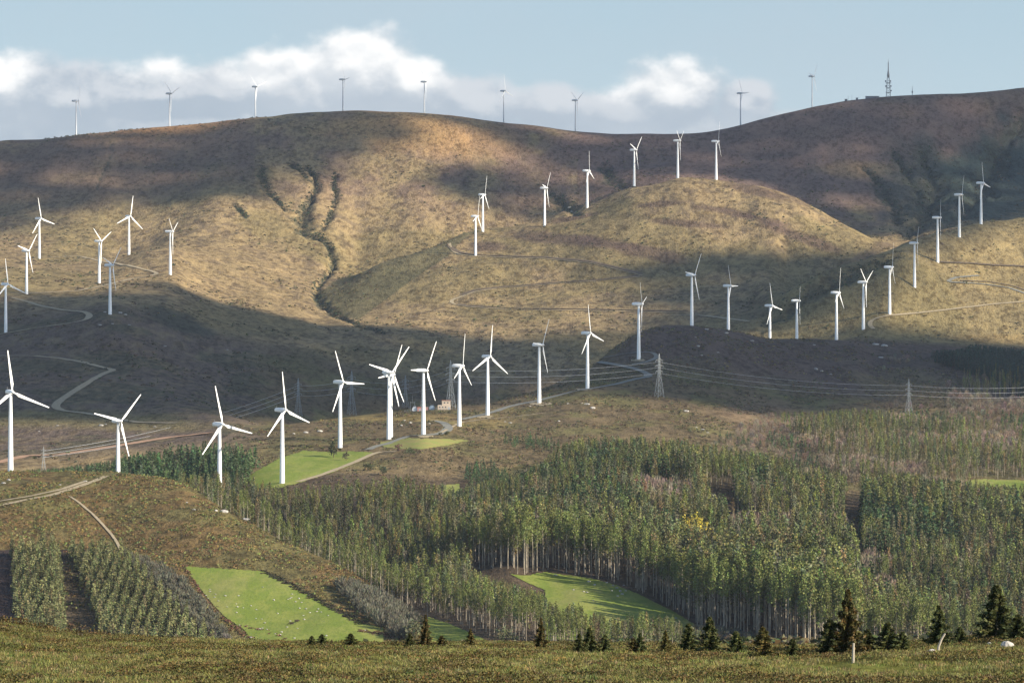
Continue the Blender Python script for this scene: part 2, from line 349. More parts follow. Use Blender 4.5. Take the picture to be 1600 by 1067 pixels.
# spur
paint(inpoly(UP, VP, [(488, 470), (520, 440), (560, 425), (640, 395), (712, 366), (740, 362), (712, 385), (700, 400), (640, 440), (600, 470), (560, 500), (520, 490)]) * (YG > 3400) * (YG < 4100), (0.10, 0.095, 0.05), 0.75)  # left flank painted darker: its turned-away shade put into the cover
for e in [(870, 373, 70, 9, 4), (940, 378, 60, 8, 8), (1010, 395, 70, 10, 12), (760, 385, 30, 8, 0), (1080, 350, 60, 5, 5), (1190, 300, 60, 8, 15), (1130, 330, 50, 5, 10), (1250, 370, 60, 8, 20), (900, 340, 40, 4, -10), (1200, 345, 40, 5, 12), (1040, 318, 45, 4, -5)]:
    paint(ell(e[0], e[1], e[2], e[3], 0.4, e[4], 3500, 4180), (0.105, 0.07, 0.055), 0.75)
paint(ell(1230, 480, 90, 30, 0.4, 0, 3450, 4000), (0.10, 0.085, 0.055), 0.6)  # shade of the hollow put into the cover as a dark patch
paint(ell(1310, 430, 110, 12, 0.4, -32, 3380, 4000), (0.10, 0.07, 0.055), 0.6)  # shade of the right hill's flank painted as a dark streak
# right-hand hill: duller grass
paint((UP > 1200) * (YG > 3200) * (YG < 3760) * 1.0, (0.21, 0.17, 0.075), 0.5)
# valley behind the ridge: heath, purple cloud shade mixed into its colour
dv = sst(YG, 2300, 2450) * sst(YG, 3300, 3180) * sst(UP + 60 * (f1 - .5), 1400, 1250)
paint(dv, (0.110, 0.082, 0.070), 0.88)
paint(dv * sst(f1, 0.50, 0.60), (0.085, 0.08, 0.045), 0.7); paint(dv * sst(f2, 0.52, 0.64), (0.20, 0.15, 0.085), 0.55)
paint(ell(130, 655, 210, 14, 0.5, 2, 2300, 2900), (0.20, 0.165, 0.07), 0.7)
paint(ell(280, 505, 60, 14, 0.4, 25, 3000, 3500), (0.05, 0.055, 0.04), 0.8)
# ridge
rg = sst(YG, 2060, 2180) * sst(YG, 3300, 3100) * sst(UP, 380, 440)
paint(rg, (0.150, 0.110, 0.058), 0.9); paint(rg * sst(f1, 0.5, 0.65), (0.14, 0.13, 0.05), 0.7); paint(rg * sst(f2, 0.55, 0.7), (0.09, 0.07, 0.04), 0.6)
paint(sst(YG, 2700, 2860) * sst(YG, 3280, 3200) * sst(UP, 930, 1000), (0.092, 0.066, 0.062), 0.8)  # dark hill: purple of the cloud shade put into its cover
paint(ell(600, 652, 110, 7, 0.4, 0, 2300, 2800), (0.26, 0.19, 0.07), 0.8); paint(ell(760, 660, 60, 12, 0.5, -10, 2300, 2800), (0.24, 0.18, 0.07), 0.6)
paint(ell(1230, 665, 120, 32, 0.4, 12, 2100, 2900), (0.22, 0.15, 0.095), 0.5); paint(ell(1450, 615, 100, 30, 0.4, 12, 2500, 3200), (0.15, 0.12, 0.06), 0.6)
paint(ell(1560, 530, 90, 8, 0.4, 0, 2900, 3400), (0.24, 0.17, 0.075), 0.7)
# forest floor
fl = sst(YG, 1380, 1420) * sst(YG, 2150, 2080) * (UP > 300)
paint(fl, (0.085, 0.062, 0.042), 0.95)
# left heath hill
YH = np.interp(UP, us, LY[:, 8])
h1 = sst(YG, 1300, 1400) * ((YG < YH + 12) & (UP < 690))
paint(h1, (0.150, 0.125, 0.048), 1.0); paint(h1 * sst(f1, 0.46, 0.62), (0.17, 0.105, 0.045), 0.75); paint(h1 * sst(f2, 0.52, 0.66), (0.085, 0.07, 0.03), 0.6)
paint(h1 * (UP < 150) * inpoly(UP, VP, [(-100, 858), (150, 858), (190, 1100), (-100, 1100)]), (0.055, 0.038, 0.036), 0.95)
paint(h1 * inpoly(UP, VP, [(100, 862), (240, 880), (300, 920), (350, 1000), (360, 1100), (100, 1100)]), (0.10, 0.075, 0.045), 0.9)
# camera knoll
nr = sst(YG, 700, 500)
paint(nr, (0.115, 0.105, 0.030), 1.0); fn = 0.5 + 0.5 * fbm(XG / 3.0, YG / 6.0, 4, 51)
paint(nr * sst(fn, 0.45, 0.62), (0.10, 0.07, 0.022), 0.7); paint(nr * sst(f2, 0.5, 0.7), (0.125, 0.12, 0.032), 0.6)
paint(nr * (ell(1400, 1045, 160, 12, 0.5)), (0.20, 0.21, 0.04), 0.6)
paint(sst(GULD, 1.3, 0.5) * (YG > 3300) * sst(f2, 0.25, 0.5), (0.055, 0.060, 0.042), 0.75)

# ------------------------------------------------------------------ materials
def mat(name, build):
    m = bpy.data.materials.new(name); m.use_nodes = True; n = NT(m.node_tree); build(n); return m
def finish(n, col, rough=0.9, bump=None, bstr=0.5, bdist=1.0, spec=0.15, metal=0.0, transl=0.0):
    p = n.n('ShaderNodeBsdfPrincipled'); n.put(p.inputs['Base Color'], col if isinstance(col, bpy.types.NodeSocket) else (*col, 1))
    n.put(p.inputs['Roughness'], rough); p.inputs['Specular IOR Level'].default_value = spec; p.inputs['Metallic'].default_value = metal
    if bump is not None:
        b = n.n('ShaderNodeBump'); b.inputs['Strength'].default_value = bstr; b.inputs['Distance'].default_value = bdist
        n.put(b.inputs['Height'], bump); n.put(p.inputs['Normal'], b.outputs[0])
    sh = p.outputs[0]
    if transl:
        t = n.n('ShaderNodeBsdfTranslucent'); n.put(t.inputs[0], col)
        mx = n.n('ShaderNodeMixShader'); mx.inputs[0].default_value = transl; n.put(mx.inputs[1], sh); n.put(mx.inputs[2], t.outputs[0]); sh = mx.outputs[0]
    o = n.n('ShaderNodeOutputMaterial'); n.put(o.inputs[0], sh)
def pos(n): return n.n('ShaderNodeNewGeometry').outputs['Position']
def attr(n, name):
    a = n.n('ShaderNodeVertexColor'); a.layer_name = name; return a.outputs[0]
def scl(n, v, s):
    q = n.n('ShaderNodeVectorMath', operation='MULTIPLY'); n.put(q.inputs[0], v); q.inputs[1].default_value = s; return q.outputs[0]
def m_ground(n):
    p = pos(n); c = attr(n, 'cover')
    ps = scl(n, p, (1, 0.45, 1))
    a = n.noise(ps, 0.16, 6, 0.68); b = n.noise(ps, 0.55, 4, 0.65); d = n.noise(ps, 0.03, 5, 0.6)
    sepn = n.n('ShaderNodeSeparateXYZ'); n.put(sepn.inputs[0], p)
    nearf = n.ss(sepn.outputs[1], 500, 300)
    s = n.noise(ps, 3.2, 4, 0.7)
    c = n.mix(n.ss(a, 0.50, 0.66), c, (0.075, 0.058, 0.034)) if False else c
    dark = n.mix(1.0, c, (0.50, 0.47, 0.44), 'MULTIPLY'); light = n.mix(1.0, c, (1.35, 1.33, 1.25), 'MULTIPLY')
    c2 = n.mix(n.m('MULTIPLY', n.ss(a, 0.48, 0.60), 0.95), c, dark)
    c2 = n.mix(n.m('MULTIPLY', n.ss(b, 0.50, 0.60), 0.65), c2, dark)
    c2 = n.mix(n.m('MULTIPLY', n.ss(d, 0.5, 0.62), 0.45), c2, light)
    c2 = n.mix(n.m('MULTIPLY', n.m('MULTIPLY', n.ss(s, 0.45, 0.62), nearf), 0.5), c2, dark)
    h = n.m('ADD', n.m('MULTIPLY', a, 3.0), n.m('MULTIPLY', b, 1.3))
    h = n.mix(nearf, h, n.m('MULTIPLY', s, 0.22))
    finish(n, c2, 0.95, h, 0.9, 1.0, 0.05)
M_ground = mat('moorland', m_ground)
def m_meadow(n):
    p = scl(n, pos(n), (1, 0.35, 1)); a = n.noise(p, 0.10, 6, 0.7); b = n.noise(p, 0.7, 4, 0.7); d = n.noise(p, 0.03, 4, 0.6)
    c = n.mix(n.ss(a, 0.42, 0.6), (0.150, 0.190, 0.034), (0.205, 0.222, 0.050)); c = n.mix(n.m('MULTIPLY', n.ss(b, 0.48, 0.62), 0.55), c, (0.105, 0.14, 0.03)); c = n.mix(n.m('MULTIPLY', n.ss(d, 0.52, 0.66), 0.45), c, (0.24, 0.215, 0.08))
    finish(n, c, 0.9, b, 0.5, 0.5, 0.05)
M_meadow = mat('meadow_grass', m_meadow)
def m_dull(n):
    p = scl(n, pos(n), (1, 0.5, 1)); a = n.noise(p, 0.12, 5, 0.6); b = n.noise(p, 0.9, 4, 0.7)
    c = n.mix(n.ss(a, 0.4, 0.62), (0.24, 0.21, 0.07), (0.20, 0.215, 0.06)); c = n.mix(n.m('MULTIPLY', n.ss(b, 0.5, 0.7), 0.4), c, (0.15, 0.14, 0.05))
    finish(n, c, 0.9, b, 0.5, 0.5, 0.05)
M_dull = mat('dull_pasture', m_dull)
def m_road(c0, c1):
    def f(n):
        p = pos(n); a = n.noise(p, 0.35, 4, 0.7)
        finish(n, n.mix(n.ss(a, 0.35, 0.65), c0, c1), 0.9, a, 0.3, 0.3, 0.1)
    return f
M_track = mat('dirt_track', m_road((0.36, 0.29, 0.19), (0.27, 0.215, 0.13)))
M_grey = mat('gravel_road', m_road((0.20, 0.195, 0.165), (0.155, 0.15, 0.125)))
M_pink = mat('bare_earth', m_road((0.40, 0.24, 0.15), (0.30, 0.19, 0.12)))
M_bank_shade = mat('bank_shade', m_road((0.09, 0.07, 0.05), (0.15, 0.11, 0.07)))  # dark strip that stands in for the shade of a cut bank
def m_white(n):
    p = pos(n); a = n.noise(p, 0.25, 4, 0.6)
    finish(n, n.mix(n.ss(a, 0.3, 0.8), (0.83, 0.83, 0.81), (0.74, 0.745, 0.73)), 0.38, spec=0.5)
M_white = mat('white_turbine_paint', m_white)
def m_whitegrey(n): finish(n, (0.42, 0.44, 0.46), 0.5, spec=0.4)
M_dark = mat('dark_grey_steel', m_whitegrey)
def m_shadedturb(n):
    p = pos(n); a = n.noise(p, 0.25, 4, 0.6)
    finish(n, n.mix(n.ss(a, 0.3, 0.8), (0.50, 0.52, 0.53), (0.42, 0.44, 0.46)), 0.5, spec=0.4)
M_shaded = mat('shaded_turbine_paint', m_shadedturb)  # greyer copy of the turbine paint, cloud shade put into it
def m_steel(n):
    a = n.noise(pos(n), 0.8, 3, 0.6); finish(n, n.mix(a, (0.26, 0.28, 0.28), (0.36, 0.37, 0.36)), 0.6, spec=0.3)
M_steel = mat('galvanised_steel', m_steel)
def m_mast(n):
    a = n.noise(pos(n), 0.8, 3, 0.6); finish(n, n.mix(a, (0.10, 0.12, 0.14), (0.17, 0.18, 0.2)), 0.6)
M_mast = mat('weathered_mast_steel', m_mast)
def m_leaf(sc=1.0, tr=0.22):
    def f(n):
        c = attr(n, 'tint'); oi = n.n('ShaderNodeObjectInfo').outputs['Random']
        hs = n.n('ShaderNodeHueSaturation'); n.put(hs.inputs['Color'], c)
        n.put(hs.inputs['Hue'], n.m('ADD', 0.488, n.m('MULTIPLY', oi, 0.024))); n.put(hs.inputs['Value'], n.m('ADD', 0.85 * sc, n.m('MULTIPLY', oi, 0.35 * sc)))
        finish(n, hs.outputs[0], 0.65, spec=0.2, transl=tr)
    return f
M_leaf = mat('foliage', m_leaf())
def m_bark(n):
    a = n.noise(scl(n, pos(n), (1, 1, 0.25)), 1.2, 3, 0.6)
    finish(n, n.mix(n.ss(a, 0.4, 0.6), (0.40, 0.34, 0.255), (0.22, 0.185, 0.135)), 0.9)
M_bark = mat('pale_bark', m_bark)
def m_bark2(n):
    a = n.noise(scl(n, pos(n), (1, 1, 0.25)), 4, 3, 0.6)
    finish(n, n.mix(n.ss(a, 0.4, 0.6), (0.14, 0.09, 0.06), (0.07, 0.05, 0.035)), 0.9)
M_bark2 = mat('dark_bark', m_bark2)
def m_rock(n):
    p = pos(n); a = n.noise(p, 0.9, 5, 0.65)
    finish(n, n.mix(n.ss(a, 0.35, 0.65), (0.42, 0.395, 0.35), (0.30, 0.275, 0.24)), 0.9, a, 0.6, 0.4)
M_rock = mat('granite', m_rock)

# ------------------------------------------------------------------ terrain mesh
nu, ny = YG.shape
idx = np.arange(nu * ny).reshape(nu, ny)
fq = np.stack([idx[:-1, :-1], idx[1:, :-1], idx[1:, 1:], idx[:-1, 1:]], -1).reshape(-1, 4)
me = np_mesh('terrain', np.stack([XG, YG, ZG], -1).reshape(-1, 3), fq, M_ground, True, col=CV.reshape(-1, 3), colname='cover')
tag(link_mesh('terrain', me), 'brown and golden moorland hills rolling up to the skyline', None, None, 'structure')
# ------------------------------------------------------------------ fields and tracks draped on the ground
def drape_poly(name, poly, m, lift, Ymin, Ymax, label, du=2.0, dvv=1.0):
    poly = [tuple(p) for p in poly]; A = np.array(poly, float)
    ug = np.arange(A[:, 0].min() - du, A[:, 0].max() + 2 * du, du); vg = np.arange(A[:, 1].max() + dvv, A[:, 1].min() - 2 * dvv, -dvv)
    Yq = np.arange(Ymin, Ymax, 1.5); Pn = np.full((len(ug), len(vg), 3), np.nan)
    for i, u in enumerate(ug):
        z = height((u - 800) / F * Yq, Yq); vq = V0 - F * z / Yq
        s = np.where((vq[:-1] >= vg[:, None]) & (vq[1:] < vg[:, None]), 1, 0)
        for j in range(len(vg)):
            k = np.argmax(s[j])
            if s[j, k]:
                t = (vq[k] - vg[j]) / (vq[k] - vq[k + 1] + 1e-9); Yk = Yq[k] + 1.5 * t
                Pn[i, j] = ((u - 800) / F * Yk, Yk, 0)
    Pn[..., 2] = height(Pn[..., 0], Pn[..., 1]) + lift
    uu, vv = np.meshgrid(ug, vg, indexing='ij')
    wob = 1.6 * fbm(uu / 9, vv / 6, 3, 88)
    ins = inpoly(uu + wob, vv + 0.7 * wob, poly) & np.isfinite(Pn[..., 0])
    ok = ins[:-1, :-1] & ins[1:, :-1] & ins[1:, 1:] & ins[:-1, 1:]
    jump = np.abs(np.diff(Pn[..., 1], axis=1))[:-1] < 40
    ok &= jump
    ix = np.arange(uu.size).reshape(uu.shape)
    q = np.stack([ix[:-1, :-1], ix[1:, :-1], ix[1:, 1:], ix[:-1, 1:]], -1)[ok]
    used, inv = np.unique(q, return_inverse=True)
    me = np_mesh(name, Pn.reshape(-1, 3)[used], inv.reshape(q.shape), m, True)
    return tag(link_mesh(name, me), label, None, None, 'structure')
FIELD1 = [(285, 884), (330, 887), (370, 889), (412, 892), (450, 910), (490, 932), (530, 955), (566, 973), (600, 980), (600, 1006), (520, 1006), (440, 1006), (396, 1004), (380, 984), (352, 965), (332, 945), (312, 920)]
FIELD2 = [(794, 896), (820, 899), (852, 893), (885, 898), (925, 903), (958, 912), (990, 924), (1020, 938), (1050, 953), (1086, 975), (1090, 1000), (852, 1000), (850, 922), (822, 911)]
FIELD3 = [(668, 963), (700, 973), (735, 988), (770, 1004), (770, 1012), (660, 1012)]
FIELD4 = [(384, 747), (400, 735), (440, 714), (475, 703), (500, 706), (540, 704), (575, 706), (592, 709), (560, 722), (530, 735), (500, 745), (468, 755), (440, 762), (395, 765)]
FIELD5 = [(590, 690), (640, 684), (690, 685), (738, 688), (700, 697), (660, 702), (630, 703), (600, 700)]
FIELD6 = [(1506, 752), (1530, 748), (1570, 749), (1600, 750), (1650, 752), (1650, 775), (1540, 772), (1512, 766)]
FIELD7 = [(692, 758), (720, 755), (718, 770), (712, 790), (703, 792), (700, 775)]
for nm, pl, mt, lab, y0, y1 in [('meadow', FIELD1, M_meadow, 'bright green sloping field below the heath hill, dotted with pale stones', 1400, 1900),
        ('meadow', FIELD2, M_meadow, 'green clearing with pale rocks in front of the tall tree trunks', 1400, 2000),
        ('meadow', FIELD3, M_meadow, 'small green triangle of grass behind the near crest', 1400, 1900),
        ('meadow', FIELD4, M_meadow, 'green field on the ridge beside the turbine and the lone tree', 1980, 2400),
        ('meadow', FIELD5, M_dull, 'dull yellow pasture at the foot of the middle turbines', 1980, 2500),
        ('meadow', FIELD6, M_meadow, 'small green field at the edge of the forest, far right', 1900, 2400),
        ('meadow', FIELD7, M_meadow, 'narrow green strip between two blocks of trees', 1900, 2200)]:
    drape_poly(nm, pl, mt, 0.22, y0, y1, lab)

def pad(cu, cv, ru, rv): return [(cu + ru * math.cos(a), cv + rv * math.sin(a)) for a in np.linspace(0, 6.283, 24)[:-1]]
for cu, cv, ru, rv, lab in [(846, 631, 20, 3.0, 'pale gravel pad under the turbine where the road climbs the ridge'), (912, 608.5, 16, 2.6, 'gravel pad under the turbine below the dark hill'), (664, 681, 15, 2.5, 'gravel pad under the turbine left of the substation'), (757, 651, 16, 2.6, 'gravel pad under the turbine with one blade straight up'), (996, 563, 14, 2.4, 'gravel pad inside the road loop')]:
    drape_poly('gravel_pad', pad(cu, cv, ru, rv), M_track, 0.2, 2000, 3000, lab)
def smooth_line(pts, step=3.0):
    P_ = np.array(pts, float); d = np.r_[0, np.cumsum(np.hypot(*np.diff(P_, axis=0).T))]
    q = np.arange(0, d[-1], step); R = np.stack([np.interp(q, d, P_[:, 0]), np.interp(q, d, P_[:, 1])], -1)
    for _ in range(3): R[1:-1] = 0.25 * R[:-2] + 0.5 * R[1:-1] + 0.25 * R[2:]
    return R
def road(name, uv, width, m, label, Ymin=1400, Ymax=4860, lift=0.3, kind='structure', bank=None):
    R = smooth_line(uv); pts = []
    for u, v in R:
        h = hit(u, v, Ymin, Ymax); vv = V0 - F * h[2] / h[1]
        if abs(vv - v) < 2.5: pts.append(h[:2])
    pts = np.array(pts)
    for _ in range(4): pts[1:-1] = 0.25 * pts[:-2] + 0.5 * pts[1:-1] + 0.25 * pts[2:]
    t = np.gradient(pts, axis=0); t /= np.linalg.norm(t, axis=1)[:, None] + 1e-9; nn = np.stack([-t[:, 1], t[:, 0]], -1)
    w = width * (1 + 0.25 * fbm(np.arange(len(pts)) / 5., np.zeros(len(pts)), 3, 5))
    cols = np.linspace(-0.5, 0.5, 4)
    V = np.stack([pts + nn * (w * c)[:, None] for c in cols], 1)
    Z = height(V[..., 0], V[..., 1]) + lift
    Z = Z * 0.5 + (height(pts[:, 0], pts[:, 1]) + lift)[:, None] * 0.5 + 0.1
    V = np.concatenate([V, Z[..., None]], -1); n_, k_ = V.shape[:2]
    ix = np.arange(n_ * k_).reshape(n_, k_); q = np.stack([ix[:-1, :-1], ix[1:, :-1], ix[1:, 1:], ix[:-1, 1:]], -1).reshape(-1, 4)
    me = np_mesh(name, V.reshape(-1, 3), q[:, ::-1], m, True)
    # make sure it faces up
    if len(me.polygons) and me.polygons[0].normal.z < 0: me.flip_normals()
    return tag(link_mesh(name, me), label, None, None, kind)
road('gravel_road', [(0, 556), (50, 556), (95, 560), (130, 566), (160, 574), (180, 578), (165, 582), (140, 596), (110, 615), (88, 630), (84, 637), (100, 642), (130, 645), (170, 652), (215, 660), (280, 661)], 6.5, M_track, 'zigzag gravel track on the dark slope behind the leftmost turbines', 2100, 3150)
road('gravel_road', [(18, 465), (45, 472), (62, 478), (100, 485), (130, 487), (143, 492), (138, 499), (110, 505), (60, 512), (0, 522), (-20, 525)], 6, M_track, 'gravel track looping to the turbine at the left edge', 2900, 3500)
road('dirt_track', [(61, 403), (90, 402), (125, 400), (150, 407), (200, 415), (238, 424), (249, 428), (230, 432), (200, 437), (160, 447), (120, 455), (60, 458), (15, 458)], 5, M_track, 'pale looping dirt track between the upper left turbines', 3200, 4200)
road('dirt_track', [(702, 380), (704, 390), (714, 397), (735, 400), (780, 402), (850, 404), (920, 410), (985, 425), (1005, 431)], 4.0, M_track, 'upper dirt track across the golden spur', 3600, 4140)
road('bank_shade', [(704, 385), (712, 393), (735, 397), (780, 399.5), (850, 401.5), (920, 407), (985, 422), (1005, 428)], 9.0, M_bank_shade, 'dark strip painted as cut-bank shade above the upper spur track', 3600, 4140, 0.25)
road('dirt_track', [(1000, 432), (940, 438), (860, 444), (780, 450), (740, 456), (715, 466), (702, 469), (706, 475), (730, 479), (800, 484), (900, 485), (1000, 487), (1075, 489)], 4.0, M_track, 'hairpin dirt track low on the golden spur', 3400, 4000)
road('bank_shade', [(1000, 430), (940, 436), (860, 442), (780, 448), (740, 453), (718, 462)], 8.0, M_bank_shade, 'dark strip painted as bank shade above the spur hairpin', 3400, 4000, 0.25)
road('bank_shade', [(715, 475), (730, 477), (800, 481.5), (900, 482.5), (1000, 484.5), (1075, 486)], 7.5, M_bank_shade, 'dark strip painted as bank shade below the spur hairpin', 3400, 4000, 0.25)
road('gravel_road', [(575, 703), (588, 697), (605, 694), (620, 688), (640, 681), (665, 680), (690, 678), (701, 672), (703, 667), (692, 660), (676, 657)], 6.5, M_grey, 'grey service road winding past the middle turbines', 2000, 2750)
road('dirt_track', [(466, 753), (500, 743), (530, 732), (560, 720), (580, 710), (594, 706), (620, 706)], 4.2, M_track, 'pale farm track along the lower edge of the ridge field', 1990, 2400)
road('gravel_road', [(720, 656), (768, 645), (790, 637), (810, 632), (842, 626), (890, 613), (920, 608), (960, 601), (990, 593), (1017, 588), (1005, 580), (980, 573), (945, 567), (905, 563), (880, 551), (862, 545)], 6.5, M_grey, 'service road climbing the ridge to the bend under the dark hill', 2400, 3300)
road('gravel_road', [(925, 563), (960, 556), (990, 551), (1020, 550), (1030, 558), (1010, 566), (985, 570)], 4.5, M_grey, 'spur road round the turbine below the dark hill', 2600, 3300)
road('dirt_track', [(690, 676), (720, 660), (760, 655), (800, 652), (855, 645)], 2.5, M_track, 'thin pale footpath right of the middle turbines', 2300, 2750)
road('dirt_track', [(1365, 514), (1356, 507), (1362, 499), (1390, 492), (1450, 487), (1500, 481), (1560, 474), (1640, 468)], 5, M_track, 'dirt track at the foot of the right-hand hill', 3200, 3700)
road('dirt_track', [(1640, 470), (1600, 458), (1580, 450), (1540, 444), (1500, 441), (1478, 440), (1492, 433), (1530, 430)], 5, M_grey, 'grey hairpin track halfway up the right-hand hill', 3200, 3700)
road('bank_shade', [(1466, 408), (1520, 411), (1570, 414), (1640, 417)], 8, M_bank_shade, 'dark cut track high on the right-hand hill', 3300, 3740)
road('bank_shade', [(1500, 438), (1545, 440), (1582, 446), (1604, 454)], 3.5, M_bank_shade, 'dark strip painted as bank shade above the grey hairpin', 3300, 3740)
road('dirt_track', [(-30, 727), (0, 722), (40, 712), (90, 711), (150, 702), (200, 694), (260, 684), (330, 676)], 10, M_pink, 'wide strip of pinkish bare earth behind the heath hill', 2100, 2700)
road('dirt_track', [(-40, 797), (0, 790), (45, 780), (80, 774), (115, 763), (150, 751), (166, 744)], 4.0, M_track, 'double dirt track running over the heath hill to the turbine', 1500, 2010)
road('dirt_track', [(-40, 790), (0, 783), (50, 775), (95, 765), (135, 752)], 3.0, M_track, 'upper rut of the dirt track over the heath hill', 1500, 2010)
road('footpath', [(108, 775), (125, 786), (145, 803), (165, 824), (180, 842), (190, 862)], 1.6, M_track, 'thin footpath dropping down the heath hill', 1500, 2010)
road('dirt_track', [(1050, 492), (1090, 492), (1130, 497), (1170, 502)], 6, M_track, 'short dirt track in the hollow behind the dark hill', 3300, 3700)

# ------------------------------------------------------------------ small mesh tools
def tube(bm, p0, p1, r0, r1, n=8, cap=True):
    p0 = Vector(p0); p1 = Vector(p1); d = (p1 - p0).normalized()
    a = d.orthogonal().normalized(); b = d.cross(a)
    R0 = [bm.verts.new(p0 + (a * math.cos(t) + b * math.sin(t)) * r0) for t in [2 * math.pi * i / n for i in range(n)]]
    R1 = [bm.verts.new(p1 + (a * math.cos(t) + b * math.sin(t)) * r1) for t in [2 * math.pi * i / n for i in range(n)]]
    for i in range(n): bm.faces.new((R0[i], R0[(i + 1) % n], R1[(i + 1) % n], R1[i]))
    if cap: bm.faces.new(R0[::-1]); bm.faces.new(R1)
def loft(bm, rings, cap=True):
    Vv = [[bm.verts.new(p) for p in r] for r in rings]; n = len(Vv[0])
    for a, b in zip(Vv[:-1], Vv[1:]):
        for i in range(n): bm.faces.new((a[i], a[(i + 1) % n], b[(i + 1) % n], b[i]))
    if cap: bm.faces.new(Vv[0][::-1]); bm.faces.new(Vv[-1])
def box(bm, c, s, rot=0.0):
    r = bmesh.ops.create_cube(bm, size=1.0, matrix=Matrix.Translation(c) @ Matrix.Rotation(rot, 4, 'Z') @ Matrix.Diagonal((*s, 1)))
    return r['verts']
def bm_obj(name, bm, m, parent=None, smooth=False, bevel=0.0):
    if bevel: bmesh.ops.bevel(bm, geom=bm.edges[:], offset=bevel, segments=2, affect='EDGES')
    bmesh.ops.recalc_face_normals(bm, faces=bm.faces[:])
    me = bpy.data.meshes.new(name); bm.to_mesh(me); bm.free()
    for q in (m if isinstance(m, (list, tuple)) else [m]): me.materials.append(q)
    if smooth:
        me.polygons.foreach_set('use_smooth', np.ones(len(me.polygons), bool))
        try: me.set_sharp_from_angle(angle=math.radians(40))
        except Exception: pass
    return link_mesh(name, me, parent)

# ------------------------------------------------------------------ wind turbines (hub 45 m, blades 24 m); local -Y is the way the rotor faces
OVER = 2.9
def make_blade():
    bm = bmesh.new(); rings = []
    for t in np.linspace(0, 1, 13):
        z = 0.5 + t * 23.5
        c = 0.55 + 1.75 * sst(t, 0.02, 0.18) - 1.75 * t ** 0.8 * sst(t, 0.02, 0.2); c = max(c, 0.28)
        th = 0.55 * (1 - sst(t, 0, 0.2)) + 0.16 * c * sst(t, 0, 0.2) + 0.05
        tw = math.radians(16 * (1 - t) ** 2 + 2); ring = []
        for i in range(10):
            a = 2 * math.pi * i / 10; px_, py_ = c * 0.5 * math.cos(a) + (0.18 * c if t > 0.1 else 0), th * 0.5 * math.sin(a) * (1 if math.cos(a) > -0.2 else 0.6)
            ring.append((px_ * math.cos(tw) - py_ * math.sin(tw), px_ * math.sin(tw) + py_ * math.cos(tw) - 0.5 * t * t, z))
        rings.append(ring)
    loft(bm, rings); return bm
def make_turbine(mt, slim=1.0):
    root = empty('wind_turbine', (0, 0, 0))
    bm = bmesh.new(); rings = []
    for z_, r in [(-4.0, 1.62), (0.0, 1.6), (0.35, 1.6), (10, 1.45), (22, 1.25), (34, 1.03), (43.2, 0.86)]:
        rings.append([(slim * r * math.cos(a), slim * r * math.sin(a), z_) for a in [2 * math.pi * i / 20 for i in range(20)]])
    loft(bm, rings); tw = bm_obj('tower', bm, mt, root, True)
    bm = bmesh.new(); box(bm, (0.0, -1.6 * slim, 1.4), (0.9, 0.16, 2.0)); bm_obj('door', bm, M_dark, tw, bevel=0.03)
    bm = bmesh.new(); tube(bm, (0, 0, 43.0), (0, 0, 43.8), 1.05, 1.05, 16); bm_obj('yaw_bearing', bm, M_dark, tw, True)
    bm = bmesh.new(); rings = []
    for y_, hw, z0, z1 in [(5.6, 0.55, 44.3, 45.6), (5.2, 0.95, 43.95, 46.1), (3.0, 1.15, 43.75, 46.45), (-0.5, 1.12, 43.75, 46.4), (-1.9, 0.85, 44.0, 46.0)]:
        ring = []
        for k in range(12):
            a = 2 * math.pi * k / 12 + math.pi / 12; cx, cz = math.cos(a), math.sin(a)
            e = 0.55; px_ = hw * math.copysign(abs(cx) ** e, cx); pz = (z0 + z1) / 2 + (z1 - z0) / 2 * math.copysign(abs(cz) ** e, cz)
            ring.append((px_, y_, pz))
        rings.append(ring)
    loft(bm, rings); nc = bm_obj('nacelle', bm, mt, root, True)
    bm = bmesh.new(); tube(bm, (0, 4.4, 46.3), (0, 4.4, 47.5), 0.05, 0.04, 6); box(bm, (0, 4.4, 47.5), (0.7, 0.06, 0.06)); bm_obj('wind_vane', bm, M_dark, nc)
    bm = bmesh.new(); rings = []
    for y_, r in [(-1.95, 0.8), (-2.3, 0.9), (-3.2, 0.88), (-3.8, 0.62), (-4.15, 0.2)]:
        rings.append([(r * math.cos(a), y_ + OVER, r * math.sin(a)) for a in [2 * math.pi * i / 16 for i in range(16)]])
    loft(bm, rings); hub = bm_obj('hub', bm, mt, root, True); hub.location = (0, -OVER, 45)
    bl = None
    for k in range(3):
        if bl is None: bl = bm_obj('blade', make_blade(), mt, hub, True); b = bl
        else: b = link_mesh('blade', bl.data, hub)
        b.rotation_euler = (0, 2 * math.pi * k / 3, 0)
    return root
T_new = make_turbine(M_white); T_shaded = make_turbine(M_shaded, 0.62)
